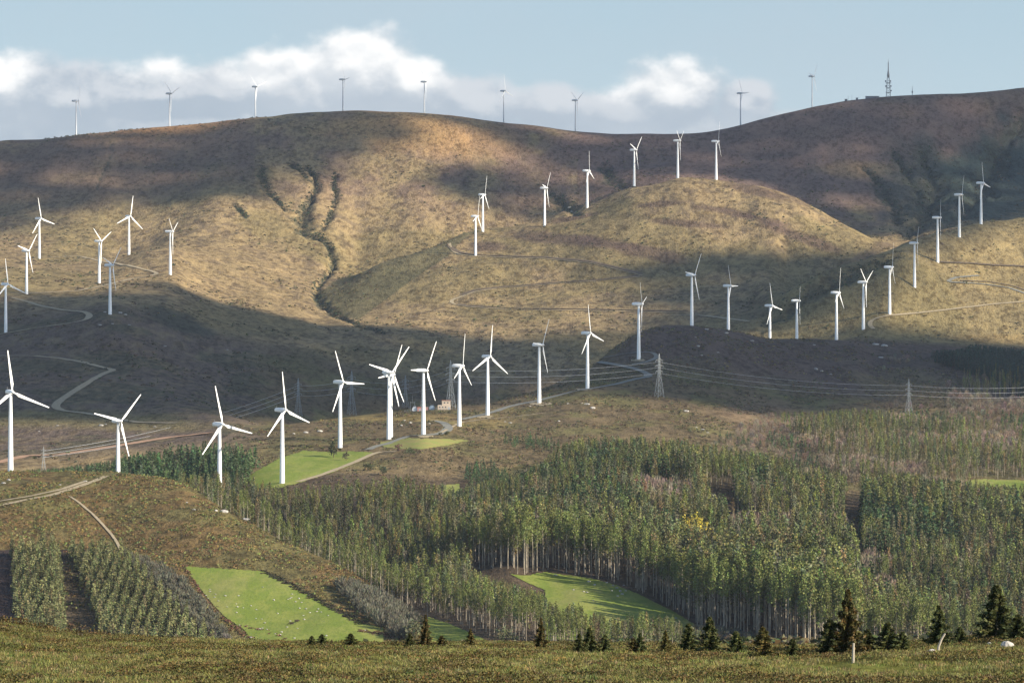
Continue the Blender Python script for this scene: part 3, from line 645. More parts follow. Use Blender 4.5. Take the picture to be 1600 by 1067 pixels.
# photo readings: base (u, v), hub (u, v), blade tips [...], expected distance, label
TB = [
 (16.5, 731, 18.6, 612.6, [(10, 550), (70, 638)], 2000, 'white wind turbine at the left edge, tallest in the picture'),
 (184.5, 737, 190.7, 658, [(214, 617), (152, 642), (204, 719)], 2055, 'white wind turbine at the end of the dirt track on the heath hill'),
 (343, 772, 346, 663, [(332.5, 606.5), (389, 680), (320, 707)], 2060, 'white turbine with its foot hidden behind forest treetops'),
 (441, 755, 445, 640.6, [(437, 584), (479, 661.6), (421, 677.4)], 2040, 'white wind turbine at the near edge of the green ridge field'),
 (531.5, 699, 534, 597, [(520, 547), (564.4, 602), (523, 642)], 2290, 'white wind turbine just behind the dark lone tree'),
 (607.6, 686, 611, 582, [(578, 565), (633, 548.5), (630.6, 629.5)], 2340, 'front turbine of the overlapping pair with crossing blades'),
 (610.5, 683, 613, 585.5, [(618.4, 542), (584, 595), (620.5, 634)], 2420, 'rear turbine of the overlapping pair, its tower hidden'),
 (661.6, 679, 666, 579, [(677, 539), (641, 578), (681, 624)], 2340, 'white wind turbine standing left of the cream substation'),
 (717.7, 666, 721, 571.5, [(719.7, 525), (733, 602.5)], 2463, 'white wind turbine just right of the cream substation'),
 (762, 649, 764.6, 557, [(766, 513), (738.6, 577), (792.6, 585.6)], 2560, 'white turbine on the ridge with one blade straight up, beside the grey road'),
 (842.5, 629.5, 846, 539, [(852, 504.6), (857, 582), (828, 537)], 2640, 'white turbine on its own pale pad where the grey road climbs the ridge'),
 (918, 607, 920.5, 520.5, [(914, 481), (943.4, 535), (907, 551)], 2700, 'white wind turbine beside the road below the dark hill'),
 (998, 561, 1001, 475, [(995, 449), (1008.6, 470), (1004, 516.4)], 2760, 'white wind turbine inside the road loop, left of the first lattice pylon'),
 (1081, 507, 1084, 430, [(1091, 400.6), (1095.4, 467.5)], 3060, 'white wind turbine on the top of the dark hill, largest there'),
 (1138, 514, 1141, 446.6, [(1133.6, 414), (1156, 448), (1139, 480)], 3150, 'white turbine just behind the dark hill crest with one blade level'),
 (1203, 530.6, 1206, 477.6, [(1198, 441), (1225, 485.4), (1198, 506)], 3320, 'short looking turbine partly sunk behind the dark hill'),
 (1245, 528, 1249, 470, [(1246, 454), (1252.4, 500)], 3320, 'turbine in the hollow with closed looking blades, partly hidden'),
 (1307, 531, 1311, 457.4, [(1310.4, 423), (1322, 479), (1302, 470)], 3190, 'white turbine at the right end of the dark hill crest'),
 (1349, 514, 1352, 441, [(1338, 421), (1365, 425), (1355, 477)], 3260, 'white turbine with blades in a Y at the foot of the right hill'),
 (1390, 489.4, 1392.4, 417.5, [(1393, 385.4), (1403.6, 442), (1389, 431)], 3330, 'first turbine up the slope of the right hill above the dirt track'),
 (1429, 448, 1431, 380, [(1434.6, 358.4), (1426, 374), (1437, 414)], 3430, 'second turbine up the right hill, below the dark cut track'),
 (1465, 409, 1467.7, 340, [(1462, 318), (1472, 335), (1470, 372)], 3450, 'third turbine up the right hill, at the left end of the dark cut'),
 (1499, 370, 1503, 304.4, [(1504, 278.5), (1510.6, 333)], 3560, 'fourth turbine up the right hill, second from its top'),
 (1533, 350, 1534, 286, [(1528.5, 256.5), (1552, 294), (1530, 310.5)], 3665, 'topmost turbine on the crest of the right hill'),
 (743, 399, 744.7, 338, [(745, 313), (751, 357), (737, 345)], 3950, 'white turbine at the hairpin end of the spur track'),
 (754.4, 362, 755, 304.4, [(755, 279), (763.6, 327.4), (749, 313)], 4120, 'white turbine on the spur edge just behind the hairpin one'),
 (851, 353, 853, 294, [(856.7, 276), (858, 321), (844, 292)], 4140, 'white turbine on the spur crest beside the rocky gully'),
 (917.5, 325, 918, 267, [(915, 241), (928, 278.5), (914, 283.5)], 4180, 'white turbine midway up the spur crest'),
 (991, 290, 992, 234.6, [(998.5, 218), (980.6, 227), (997, 260.6)], 4135, 'white turbine where the spur top begins, left of the rounded summit'),
 (1059, 275, 1060, 220, [(1051, 209), (1065, 209), (1062, 245)], 4130, 'white turbine in the middle of the rounded spur summit, V shaped blades'),
 (1119, 275, 1120, 221, [(1119.7, 198), (1127.5, 239), (1114, 228.5)], 4150, 'white turbine at the right end of the rounded spur summit'),
 (9, 519, 11.8, 444, [(5, 410), (35, 459), (-2, 465)], 3160, 'white turbine at the left edge above the dark valley'),
 (172, 491, 174, 414.5, [(183, 399), (180, 451), (164, 411)], 3170, 'white turbine beside scattered rocks on the dark left slope'),
 (41.5, 459, 45, 392, [(52, 368.6), (31, 385), (51.6, 422.6)], 3340, 'white turbine at the end of the looping left track'),
 (155, 442, 158.6, 377, [(147.5, 358.4), (169.4, 364), (161, 407)], 3545, 'white turbine inside the left track loop, blades in a Y'),
 (61.4, 404, 62.4, 341.6, [(57.4, 311), (81, 350), (55.7, 362)], 3900, 'white turbine where the upper left track starts'),
 (201.5, 398, 202.5, 338, [(204, 308), (184.6, 348), (221, 357.4)], 4100, 'white turbine facing the camera alone on the upper left slope'),
 (266, 429, 270, 362, [(266, 341.6), (271.7, 405.7)], 3600, 'white turbine right of the pale bend of the left track'),
 (119, 210, 119, 158, [(124, 141), (125.5, 168.4), (111, 159)], 4700, 'thin shade-grey turbine on the skyline, leftmost of all'),
 (265, 198, 263, 146.5, [(258, 138), (277, 141)], 4700, 'thin shade-grey skyline turbine, second from the left, above an orange patch'),
 (399, 186, 398, 135.7, [(391.5, 127), (413, 131.6)], 4720, 'thin shade-grey skyline turbine, third from the left'),
 (535.7, 174.5, 535, 124.5, [(531.7, 110), (541, 124)], 4740, 'thin shade-grey skyline turbine against the bright white cloud'),
 (663, 178, 660.6, 128, [(653, 119), (668, 122)], 4740, 'thin shade-grey skyline turbine at the right end of the rounded summit'),
 (787, 193, 787, 142.4, [(783, 122), (799, 145), (777, 150)], 4740, 'thin shade-grey skyline turbine on the descending ridge, one blade up'),
 (899, 207, 898, 157, [(888, 149), (908, 147.5)], 4740, 'thin shade-grey skyline turbine near the lowest dip of the skyline'),
 (1157, 196.4, 1155.5, 146, [(1151, 133), (1170, 143), (1152, 160)], 4740, 'thin shade-grey skyline turbine where the right mountain starts to rise'),
 (1269, 167, 1268.6, 119.5, [(1275, 105), (1260, 116.5), (1277, 136)], 4740, 'thin shade-grey skyline turbine nearest to the radio mast'),
]
thg = np.radians(np.arange(0, 120, 2.0)); phg = np.radians(np.arange(10, 86, 2.5))
for i, (bu, bv, hu, hv, tips, Ye, lab) in enumerate(TB):
    old = i >= len(TB) - 9  # skyline row, wearing the paint greyed for shade
    src = T_shaded if old else T_new
    if i in (1, 2): b = np.array([(bu - 800) / F * Ye, Ye, 0]); b[2] = height(b[0], b[1])
    elif i in (15, 16): b = np.array([(bu - 800) / F * Ye, Ye, 0]); b[2] = height(b[0], b[1])
    else: b = hit(bu, bv, Ye - 260, min(Ye + 260, 4850), Ye)
    if old: Yk = 4735.0; b = np.array([(bu - 800) / F * Yk, Yk, 0]); b[2] = height(b[0], b[1])
    zh = (V0 - hv) / F * b[1]; sc = (zh - b[2]) / 45.0
    if sc < 0.8 or sc > 1.25: print('TURBINE scale', i, round(sc, 2), b)
    Rp = 24 * sc * F / b[1]; best = None
    T = np.array([(tu - hu, hv - tv) for tu, tv in tips])
    for ph in phg:
        for th in thg:
            e = 0; K = [(Rp * math.sin(th + q) * math.cos(ph), Rp * math.cos(th + q)) for q in (0, 2.0944, 4.18879)]
            for dx, dy in T: e += min((dx - a) ** 2 + (dy - c) ** 2 for a, c in K)
            if best is None or e < best[0]: best = (e, th, ph)
    o = copy_tree(src); o.location = (b[0], b[1], b[2]); o.scale = (sc, sc, sc); o.rotation_euler = (0, 0, best[2])
    hub = [c for c in o.children if c.name.startswith('hub')][0]; hub.rotation_euler = (0, best[1], 0)
    tag(o, lab, 'wind turbine', 'skyline turbines in grey painted for shade' if old else 'white wind turbines of the wind farm')
for T in (T_new, T_shaded):
    for c in list(T.children_recursive): bpy.data.objects.remove(c)
    bpy.data.objects.remove(T)
# ------------------------------------------------------------------ trees: templates
def quads(c, size, r, flat=0.0, aspect=1.0, n_=None):
    """randomly turned leaf-clump quads round centres c (n,3)"""
    n = len(c); a = r.normal(size=(n, 3)); a[:, 2] *= (1 - flat); a /= np.linalg.norm(a, axis=1)[:, None]
    b = r.normal(size=(n, 3)); b -= (b * a).sum(1)[:, None] * a; b /= np.linalg.norm(b, axis=1)[:, None]
    s = size * r.uniform(0.6, 1.35, n)[:, None]; a = a * s * aspect; b = b * s
    V = np.stack([c - a, c - b * 0.8, c + a, c + b * 0.8], 1)
    return V.reshape(-1, 3), np.arange(4 * n).reshape(n, 4)
def tube_np(pts, rad, n=5):
    pts = np.array(pts, float); V = []; Fc = []
    for i, (p, r_) in enumerate(zip(pts, rad)):
        for k in range(n):
            a = 2 * math.pi * k / n; V.append(p + np.array([math.cos(a) * r_, math.sin(a) * r_, 0]))
        if i:
            for k in range(n): Fc.append([(i - 1) * n + k, (i - 1) * n + (k + 1) % n, i * n + (k + 1) % n, i * n + k])
    return np.array(V), np.array(Fc)
def cat(parts):
    V = []; Q = []; o = 0
    for v, f in parts: V.append(v); Q.append(f + o); o += len(v)
    return np.concatenate(V), np.concatenate(Q)
def jit_tint(base, n_el, per, r, var=0.22):
    c = np.array(base)[None] * (1 + r.normal(0, var, (n_el, 1))) * (1 + r.normal(0, 0.07, (n_el, 3)))
    return np.repeat(np.clip(c, 0.004, 1), per, axis=0)
EUC = (0.152, 0.172, 0.048); PIN = (0.060, 0.088, 0.036); YNG = (0.155, 0.16, 0.065); BARE = (0.225, 0.178, 0.122); GRYB = (0.13, 0.125, 0.085); MIM = (0.42, 0.33, 0.05)
def t_eucalyptus(r, ncl=15, nq=15, h=25.0, lo=0.50, rmax=1.75, col=EUC, leaf=0.4):
    bend = r.normal(0, 0.35, 2); hs = np.linspace(0, 1, 6)
    tp = [(bend[0] * t * t, bend[1] * t * t, h * t * 0.95 - (1.0 if t == 0 else 0)) for t in hs]
    parts = [tube_np(tp, [0.21, 0.18, 0.15, 0.12, 0.07, 0.03])]
    cc = []; 
    for k in range(ncl):
        t = lo + (0.98 - lo) * (k + r.uniform(0, 1)) / ncl; prof = math.sin(math.pi * min(1, (t - lo + 0.12) / (1.04 - lo)) ** 0.75)  ** 0.9 + 0.06
        a = r.uniform(0, 6.283); q = rmax * prof * math.sqrt(r.uniform(0.05, 1)); c = np.array([q * math.cos(a) + bend[0] * t * t, q * math.sin(a) + bend[1] * t * t, h * t])
        cc.append(c)
        if k % 3 == 0: parts.append(tube_np([(bend[0] * t * t * .8, bend[1] * t * t * .8, h * (t - 0.09)), tuple(c)], [0.07, 0.03], 3))
    tv, tf = cat(parts)
    cen = np.concatenate([c + r.normal(0, 1, (nq, 3)) * np.array([0.5, 0.5, 0.95]) for c in cc])
    lv, lf = quads(cen, leaf, r, 0.15)
    ct = np.repeat(1 + r.normal(0, 0.16, len(cc)), nq)
    tint = jit_tint(col, len(cen), 4, r) * np.repeat(ct, 4)[:, None]
    return tv, tf, lv, lf, np.clip(tint, 0.004, 1), h
def t_conifer(r, n=230, h=12.0, rb=2.4, col=PIN, leaf=0.42, low=0.08, top_pow=0.85):
    tv, tf = tube_np([(0, 0, -0.6), (0, 0, h * 0.5), (0, 0, h * 0.97)], [0.16 * rb / 2, 0.10 * rb / 2, 0.02])
    t = r.uniform(0, 1, n) ** 1.25; t = np.round(t * 11) / 11 * 0.85 + 0.15 * t
    rad = rb * (1 - t) ** top_pow * np.sqrt(r.uniform(0.15, 1, n)) + 0.05; a = r.uniform(0, 6.283, n)
    rad *= 1 + 0.25 * np.sin(a * 2 + r.uniform(0, 6)) * (1 - t)
    c = np.stack([rad * np.cos(a), rad * np.sin(a), h * (low + (0.98 - low) * t) - 0.22 * rad], 1)
    lv, lf = quads(c, leaf, r, 0.35); return tv, tf, lv, lf, jit_tint(col, n, 4, r, 0.25), h
def t_bare(r, h=9.0, w=3.0, col=BARE, n=230):
    parts = [tube_np([(0, 0, -0.5), (0.1, 0, h * 0.45)], [0.2, 0.12])]
    for k in range(6):
        a = r.uniform(0, 6.283); parts.append(tube_np([(0, 0, h * r.uniform(.15, .4)), (w * .6 * math.cos(a), w * .6 * math.sin(a), h * r.uniform(.6, .9))], [0.1, 0.03], 3))
    tv, tf = cat(parts)
    u_ = r.normal(size=(n, 3)); u_ /= np.linalg.norm(u_, axis=1)[:, None]; u_ *= (r.uniform(0.1, 1, n) ** 0.45)[:, None]
    c = u_ * np.array([w, w, h * 0.42]) + np.array([0, 0, h * 0.56])
    d = c - np.array([0, 0, h * 0.2]); d /= np.linalg.norm(d, axis=1)[:, None]; s = np.cross(d, r.normal(size=(n, 3))); s /= np.linalg.norm(s, axis=1)[:, None]
    L_ = r.uniform(0.5, 1.1, n)[:, None]; wd = 0.10
    V = np.stack([c - d * L_ - s * wd, c - d * L_ * .2 + s * wd * 1.5, c + d * L_, c - s * wd * 1.4], 1).reshape(-1, 3)
    return tv, tf, V, np.arange(4 * n).reshape(n, 4), jit_tint(col, n, 4, r, 0.2), h
def t_shrub(r, n=26, w=1.0, h=1.0, col=(0.1, 0.09, 0.03), leaf=0.33):
    u_ = r.normal(size=(n, 3)); u_[:, 2] = np.abs(u_[:, 2]); u_ /= np.linalg.norm(u_, axis=1)[:, None]; u_ *= (r.uniform(0.3, 1, n) ** 0.5)[:, None]
    c = u_ * np.array([w, w, h]); lv, lf = quads(c, leaf, r, 0.2)
    return np.zeros((0, 3)), np.zeros((0, 4), int), lv, lf, jit_tint(col, n, 4, r, 0.22), h

def individuals(name, temps, items, label, cat_, group, bark):
    """items: (x, y, z, scale, rz); each tree an Empty with trunk and crown, meshes shared between copies"""
    protos = []
    for tv, tf, lv, lf, tint, h in temps:
        tm = np_mesh('trunk', tv, tf, bark, True); cm = np_mesh('crown', lv, lf, M_leaf, False, col=tint); protos.append((tm, cm))
    for i, (x_, y_, z_, s_, rz) in enumerate(items):
        tm, cm = protos[i % len(protos)]
        e = empty(name, (x_, y_, z_), rz, s_)
        link_mesh('trunk', tm, e); link_mesh('crown', cm, e)
        u_, v_ = proj(x_, y_, z_); tag(e, label if isinstance(label, str) else next(l_ for f_, l_ in label if f_(u_, v_, y_)), cat_, group)
def merged(name, temps, items, label, bark, kind='stuff', tvar=0.20):
    """one mesh for the many that nobody could count"""
    VV = []; FF = []; CC = []; MI = []; off = 0; items = np.array(items)
    which = rng.integers(0, len(temps), len(items))
    for k, (tv, tf, lv, lf, tint, h) in enumerate(temps):
        it = items[which == k]
        if not len(it): continue
        v = np.concatenate([tv, lv]) if len(tv) else lv; f = np.concatenate([tf, lf + len(tv)]) if len(tv) else lf
        c = np.concatenate([np.full((len(tv), 3), 0.2), tint]); m_ = np.r_[np.ones(len(tf), int), np.zeros(len(lf), int)]
        ca, sa = np.cos(it[:, 4])[:, None], np.sin(it[:, 4])[:, None]; s_ = it[:, 3][:, None]
        X = (v[:, 0] * ca - v[:, 1] * sa) * s_ + it[:, 0:1]; Y = (v[:, 0] * sa + v[:, 1] * ca) * s_ + it[:, 1:2]; Z = v[:, 2] * s_ + it[:, 2:3]
        VV.append(np.stack([X, Y, Z], -1).reshape(-1, 3)); n = len(it)
        FF.append((f[None] + (np.arange(n) * len(v))[:, None, None]).reshape(-1, 4) + off); off += n * len(v)
        tm = 1 + rng.normal(0, tvar, (n, 1, 1)) + 0.28 * fbm(it[:, 0] / 45, it[:, 1] / 60, 3, 83)[:, None, None]; tm = np.clip(tm, 0.5, 1.6) * (1 + rng.normal(0, 0.09, (n, 1, 3)))
        CC.append((c[None] * tm).reshape(-1, 3)); MI.append(np.tile(m_, n))
    me = np_mesh(name, np.concatenate(VV), np.concatenate(FF), [M_leaf, bark], False, mi=np.concatenate(MI), col=np.clip(np.concatenate(CC), 0.003, 1))
    return tag(link_mesh(name, me), label, None, None, kind)

# ---- where the trees stand
def scatter(Y0, Y1, U0, U1, sp, seed):
    r = np.random.default_rng(seed); Yr = np.arange(Y0, Y1, sp); out_ = []
    for yy in Yr:
        xs = np.arange((U0 - 800) / F * yy, (U1 - 800) / F * yy, sp)
        out_.append(np.stack([xs + r.uniform(-.45, .45, len(xs)) * sp, yy + r.uniform(-.45, .45, len(xs)) * sp], 1))
    q = np.concatenate(out_); Z = height(q[:, 0], q[:, 1]); u, v = proj(q[:, 0], q[:, 1], Z)
    return np.c_[q, Z, u, v]
def band(q, top, heights, seed, jitter=0.28):
    """scale so that crowns stay below the photographed canopy line"""
    r = np.random.default_rng(seed); T = np.array(top, float); vt = np.interp(q[:, 3], T[:, 0], T[:, 1])
    hmax = (q[:, 4] - vt) * q[:, 1] / F; h = heights * (1 + r.uniform(-jitter, jitter, len(q)))
    return h, hmax
MEAD = [FIELD1, FIELD2, FIELD3, FIELD4, FIELD5, FIELD6, FIELD7]
def clear_of(q, polys):
    ok = np.ones(len(q), bool)
    for pl in polys: ok &= ~inpoly(q[:, 3], q[:, 4], pl)
    return ok
YHq = lambda u: np.interp(u, us, LY[:, 8])
R = np.random.default_rng(11)
euc = []; con = []; bar = []; dcon = []
def push(lst, q, h, base_h):
    for row, hh in zip(q, h): lst.append((row[0], row[1], row[2] - 0.2, hh / base_h, R.uniform(0, 6.283)))
# F1: eucalyptus wood behind the heath hill
q = scatter(1480, 2070, 285, 735, 5.2, 1)
bot = np.interp(q[:, 3], [285, 330, 390, 470, 600, 700, 735], [770, 777, 781, 788, 785, 793, 800])
ok = (q[:, 1] > YHq(q[:, 3]) + 14) & (q[:, 4] > bot) & clear_of(q, MEAD)
right = np.interp(q[:, 4], [780, 820, 880, 940, 1000], [705, 718, 740, 735, 664]); ok &= q[:, 3] < right
fld3 = inpoly(q[:, 3], q[:, 4], [(640, 950), (672, 958), (720, 976), (775, 1000), (775, 1040), (640, 1040)]); ok &= ~fld3
q = q[ok]; h, hm = band(q, [(285, 735), (310, 738), (360, 728), (400, 743), (440, 757), (470, 756), (560, 748), (620, 738), (700, 750), (735, 770)], 17.0, 2)
h = np.minimum(h, hm * R.uniform(0.75, 1.0, len(h))); k = h > 5; push(euc, q[k], h[k], 25.0)
# lower wood in front of the clearing
q = scatter(1455, 1700, 668, 1100, 5.0, 3)
T2 = [(668, 955), (700, 930), (740, 888), (790, 905), (850, 925), (872, 945), (900, 935), (930, 950), (960, 966), (1000, 952), (1040, 958), (1070, 972), (1100, 985)]
vt = np.interp(q[:, 3], *np.array(T2, float).T)
lim = np.interp(q[:, 3], [668, 700, 735, 790, 840, 862, 900, 1000, 1100], [962, 968, 984, 1000, 1005, 1005, 1000, 1000, 1010])
up = np.interp(q[:, 3], [668, 740, 800, 850, 852], [940, 903, 911, 918, 990])
ok = clear_of(q, [FIELD3]) & (((q[:, 3] < 850) & (q[:, 4] > up) & (q[:, 4] < lim)) | ((q[:, 3] >= 850) & (q[:, 4] > 990)))
q = q[ok]; h, hm = band(q, T2, 20.0, 4); h = np.minimum(h, hm * R.uniform(0.7, 1.0, len(h))); k = h > 4; push(euc, q[k], h[k], 25.0)
# the big forest on the right
FOR2 = [(700, 800), (712, 775), (735, 762), (800, 758), (850, 742), (880, 728), (950, 718), (1010, 716), (1100, 730), (1160, 742), (1220, 755), (1300, 765), (1345, 772), (1420, 768), (1500, 782), (1700, 800), (1700, 1030), (1260, 1030), (1240, 1012), (1200, 1000), (1150, 990), (1092, 984), (1086, 975), (1050, 953), (1020, 938), (990, 922), (925, 902), (852, 890), (858, 915), (846, 912), (826, 906), (790, 895), (735, 885), (718, 830)]
GAPS = [(1325, 750), (1340, 750), (1346, 800), (1350, 930), (1322, 930), (1318, 800)]
HOL = [(1100, 772), (1140, 762), (1152, 780), (1152, 835), (1120, 826), (1100, 800)]
HOL2 = [(1012, 700), (1065, 705), (1068, 722), (1030, 730), (1010, 722)]
q = scatter(1440, 2420, 690, 1680, 5.4, 5)
ok = inpoly(q[:, 3] + 3 * R.normal(size=len(q)), q[:, 4] + 2 * R.normal(size=len(q)), FOR2) & clear_of(q, [FIELD2, FIELD6, FIELD7, GAPS, HOL, HOL2])
ok &= fbm(q[:, 0] / 11, q[:, 1] / 18, 2, 71) < 0.52
q = q[ok]
TOP = [(690, 790), (705, 765), (760, 748), (800, 742), (850, 716), (872, 692), (905, 682), (960, 680), (1020, 678), (1080, 686), (1120, 692), (1180, 700), (1240, 718), (1300, 730), (1320, 738), (1345, 740), (1400, 734), (1480, 742), (1540, 752), (1680, 760)]
h, hm = band(q, TOP, 20.0, 6); nn_ = fbm(q[:, 0] / 60, q[:, 1] / 90, 3, 66); h = h * (1 + 0.35 * nn_)
edge = (q[:, 1] < 1790) & (q[:, 3] < 1100) & (q[:, 4] > 862); h = np.where(edge, 29 * R.uniform(.85, 1.1, len(h)), h)
front = inpoly(q[:, 3], q[:, 4], [(1080, 930), (1340, 930), (1345, 1030), (1080, 1030)]) ; h = np.where(front, 34 * R.uniform(0.85, 1.1, len(h)), h)
h = np.minimum(h, hm * R.uniform(0.8, 1.0, len(h)))
brn = (fbm(q[:, 0] / 38, q[:, 1] / 60, 3, 68) > 0.55) & ~front & ~edge
for cx, cy, rx, ry in [(1040, 795, 45, 24), (1170, 850, 35, 22), (1340, 905, 60, 16), (1380, 950, 30, 18), (1230, 850, 14, 20)]: brn |= (((q[:, 3] - cx) / rx) ** 2 + ((q[:, 4] - cy) / ry) ** 2 < 1)
mim = ((q[:, 3] - 1085) / 30) ** 2 + ((q[:, 4] - 885) / 16) ** 2 < 1
dk = (fbm(q[:, 0] / 30, q[:, 1] / 40, 3, 69) > 0.30) & ~front & ~edge & ~brn
k = (h > 5) & ~brn & ~dk & ~mim; push(euc, q[k], h[k], 25.0)
k = (h > 5) & dk; push(con, q[k], h[k] * 0.92, 12.0)
k = (h > 4) & brn & ~mim; push(bar, q[k], np.minimum(h[k], 13), 9.0)
mimo = []; k = mim & (h > 4) & (R.uniform(size=len(q)) < 0.6); push(mimo, q[k], h[k] * 0.95, 25.0)
# upper right wood: mixed with bare brown trees
q = scatter(2080, 3120, 1040, 1680, 7.5, 7); pz = fbm(q[:, 0] / 45, q[:, 1] / 70, 3, 70)
UP1 = [(1205, 655), (1250, 642), (1310, 645), (1420, 660), (1500, 672), (1700, 690), (1700, 768), (1500, 770), (1420, 762), (1340, 762), (1300, 748), (1260, 700)]
UP2 = [(1110, 700), (1150, 672), (1205, 650), (1260, 642), (1290, 652), (1700, 655), (1700, 700), (1290, 690), (1335, 740), (1300, 752), (1220, 735), (1130, 712)]
a1 = inpoly(q[:, 3], q[:, 4], UP1) & clear_of(q, [FIELD6]); a2 = inpoly(q[:, 3], q[:, 4], UP2) & ~a1 & clear_of(q, [FIELD6])
TOPU = [(1200, 640), (1260, 642), (1340, 636), (1440, 642), (1560, 655), (1700, 660)]
h, hm = band(q, TOPU, 16.0, 8); h = np.minimum(h, hm * R.uniform(.8, 1, len(h)))
k = a1 & (pz < 0.12) & (h > 4); push(euc, q[k], h[k], 25.0); k = a1 & (pz >= 0.12) & (h > 3); push(bar, q[k], np.minimum(h[k], 9), 9.0)
k = a2 & (R.uniform(size=len(q)) < 0.9); push(bar, q[k], R.uniform(3, 6.5, k.sum()), 9.0)
k = a2 & (pz > 0.25); push(con, q[k], R.uniform(6, 9, k.sum()), 12.0)
EDG = inpoly(q[:, 3], q[:, 4], [(1480, 600), (1560, 590), (1700, 600), (1700, 655), (1480, 650)]); k = EDG & (pz > -0.05); push(bar, q[k], R.uniform(5, 8, k.sum()), 9.0)
k = EDG & (pz < -0.2); push(euc, q[k], R.uniform(10, 15, k.sum()), 25.0)
sp = (q[:, 3] > 1380) & (q[:, 3] < 1520) & (q[:, 4] > 560) & (q[:, 4] < 640) & (pz > 0.28); push(bar, q[sp], R.uniform(3, 6, sp.sum()), 9.0)
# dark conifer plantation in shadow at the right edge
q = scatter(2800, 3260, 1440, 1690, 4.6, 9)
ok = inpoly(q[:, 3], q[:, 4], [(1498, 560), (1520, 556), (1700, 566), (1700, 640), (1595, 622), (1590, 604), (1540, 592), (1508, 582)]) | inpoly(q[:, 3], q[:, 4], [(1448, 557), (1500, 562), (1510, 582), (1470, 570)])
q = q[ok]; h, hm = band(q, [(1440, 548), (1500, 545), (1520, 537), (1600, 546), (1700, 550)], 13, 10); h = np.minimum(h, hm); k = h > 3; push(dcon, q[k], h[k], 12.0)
# pines behind the heath hill and the little firs on the ridge
q = scatter(2075, 2420, -30, 440, 5.4, 12)
TL = [(-30, 735), (60, 728), (100, 724), (150, 716), (200, 708), (240, 700), (300, 690), (340, 684), (400, 675), (425, 682), (440, 700)]
ok = (q[:, 4] > np.interp(q[:, 3], [-30, 60, 150, 250, 340, 380, 432], [745, 738, 735, 728, 722, 730, 722])) & clear_of(q, [FIELD4]) & (q[:, 3] < np.interp(q[:, 4], [700, 735, 760], [432, 398, 385]))
q = q[ok]; h, hm = band(q, TL, 14, 13); h = np.minimum(h, hm * R.uniform(.8, 1, len(h))); h[q[:, 3] < 180] *= 0.8; k = h > 2.5; push(con, q[k], h[k], 12.0)
q = scatter(2030, 2700, 700, 900, 6.0, 14)
for pl, hh, lst, bh in [([(780, 688), (850, 690), (875, 705), (800, 700)], 7, con, 12.), ([(725, 735), (770, 735), (800, 758), (870, 742), (890, 755), (820, 768), (730, 762)], 8, con, 12.), ([(640, 700), (700, 698), (860, 705), (800, 735), (700, 745), (600, 738)], 0, None, 0)]:
    if lst is None: continue
    k = inpoly(q[:, 3], q[:, 4], pl); push(lst, q[k], R.uniform(.7, 1.2, k.sum()) * hh, bh)

brush = scatter(1430, 1600, 1090, 1300, 3.0, 24); brush = brush[(brush[:, 4] > np.interp(brush[:, 3], [1090, 1150, 1240, 1300], [987, 993, 1015, 1024])) & (brush[:, 4] < 1040)]
tr = np.random.default_rng(5)
E_full = [t_eucalyptus(tr, 20, 28, lo=tr.uniform(.5, .62), leaf=0.30) for _ in range(8)]; E_lite = [t_eucalyptus(tr, 18, 17, lo=tr.uniform(.22, .46), leaf=0.43, rmax=tr.uniform(1.7, 2.5), col=cc_) for cc_ in [EUC, EUC, (0.185, 0.17, 0.06), (0.115, 0.135, 0.06), EUC, (0.165, 0.165, 0.085), (0.10, 0.115, 0.05), EUC, (0.19, 0.185, 0.07), (0.13, 0.145, 0.07), EUC, (0.09, 0.105, 0.042)]]
C_full = [t_conifer(tr, 260, leaf=0.40) for _ in range(4)]; C_lite = [t_conifer(tr, 120, leaf=0.55) for _ in range(5)]
B_full = [t_bare(tr, n=330) for _ in range(4)]; B_lite = [t_bare(tr, n=170) for _ in range(5)]
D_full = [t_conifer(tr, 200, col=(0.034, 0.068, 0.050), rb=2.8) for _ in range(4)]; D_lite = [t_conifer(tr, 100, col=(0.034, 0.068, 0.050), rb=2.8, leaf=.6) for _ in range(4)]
def split(items, base_h, nmax=300):
    """the trees that show largest become things of their own"""
    A = np.array(items); u = 800 + F * A[:, 0] / A[:, 1]; vb = V0 - F * A[:, 2] / A[:, 1]; hp = A[:, 3] * base_h * F / A[:, 1]
    seen = (u > 4) & (u < 1596) & (vb - hp * 0.75 < 985)
    # hidden behind nearer trees? count how many stand right in front
    blk = np.zeros(len(A))
    order = np.argsort(A[:, 1]); cover = np.full(1700, 2000.0)
    for i in order:
        ui = int(np.clip(u[i], 0, 1699)); top = vb[i] - hp[i]
        vis = max(0.0, min(vb[i], cover[max(0, ui - 3):ui + 4].mean(), 1005) - top); blk[i] = vis
        cover[max(0, ui - 3):ui + 4] = np.minimum(cover[max(0, ui - 3):ui + 4], top)
    score = np.where(seen, np.minimum(blk, hp) * hp, -1)
    idx_ = np.argsort(-score)[:nmax]; m_ = np.zeros(len(A), bool); m_[idx_] = score[idx_] > 0
    return A[m_], A[~m_]
a, b = split(euc, 25.0)
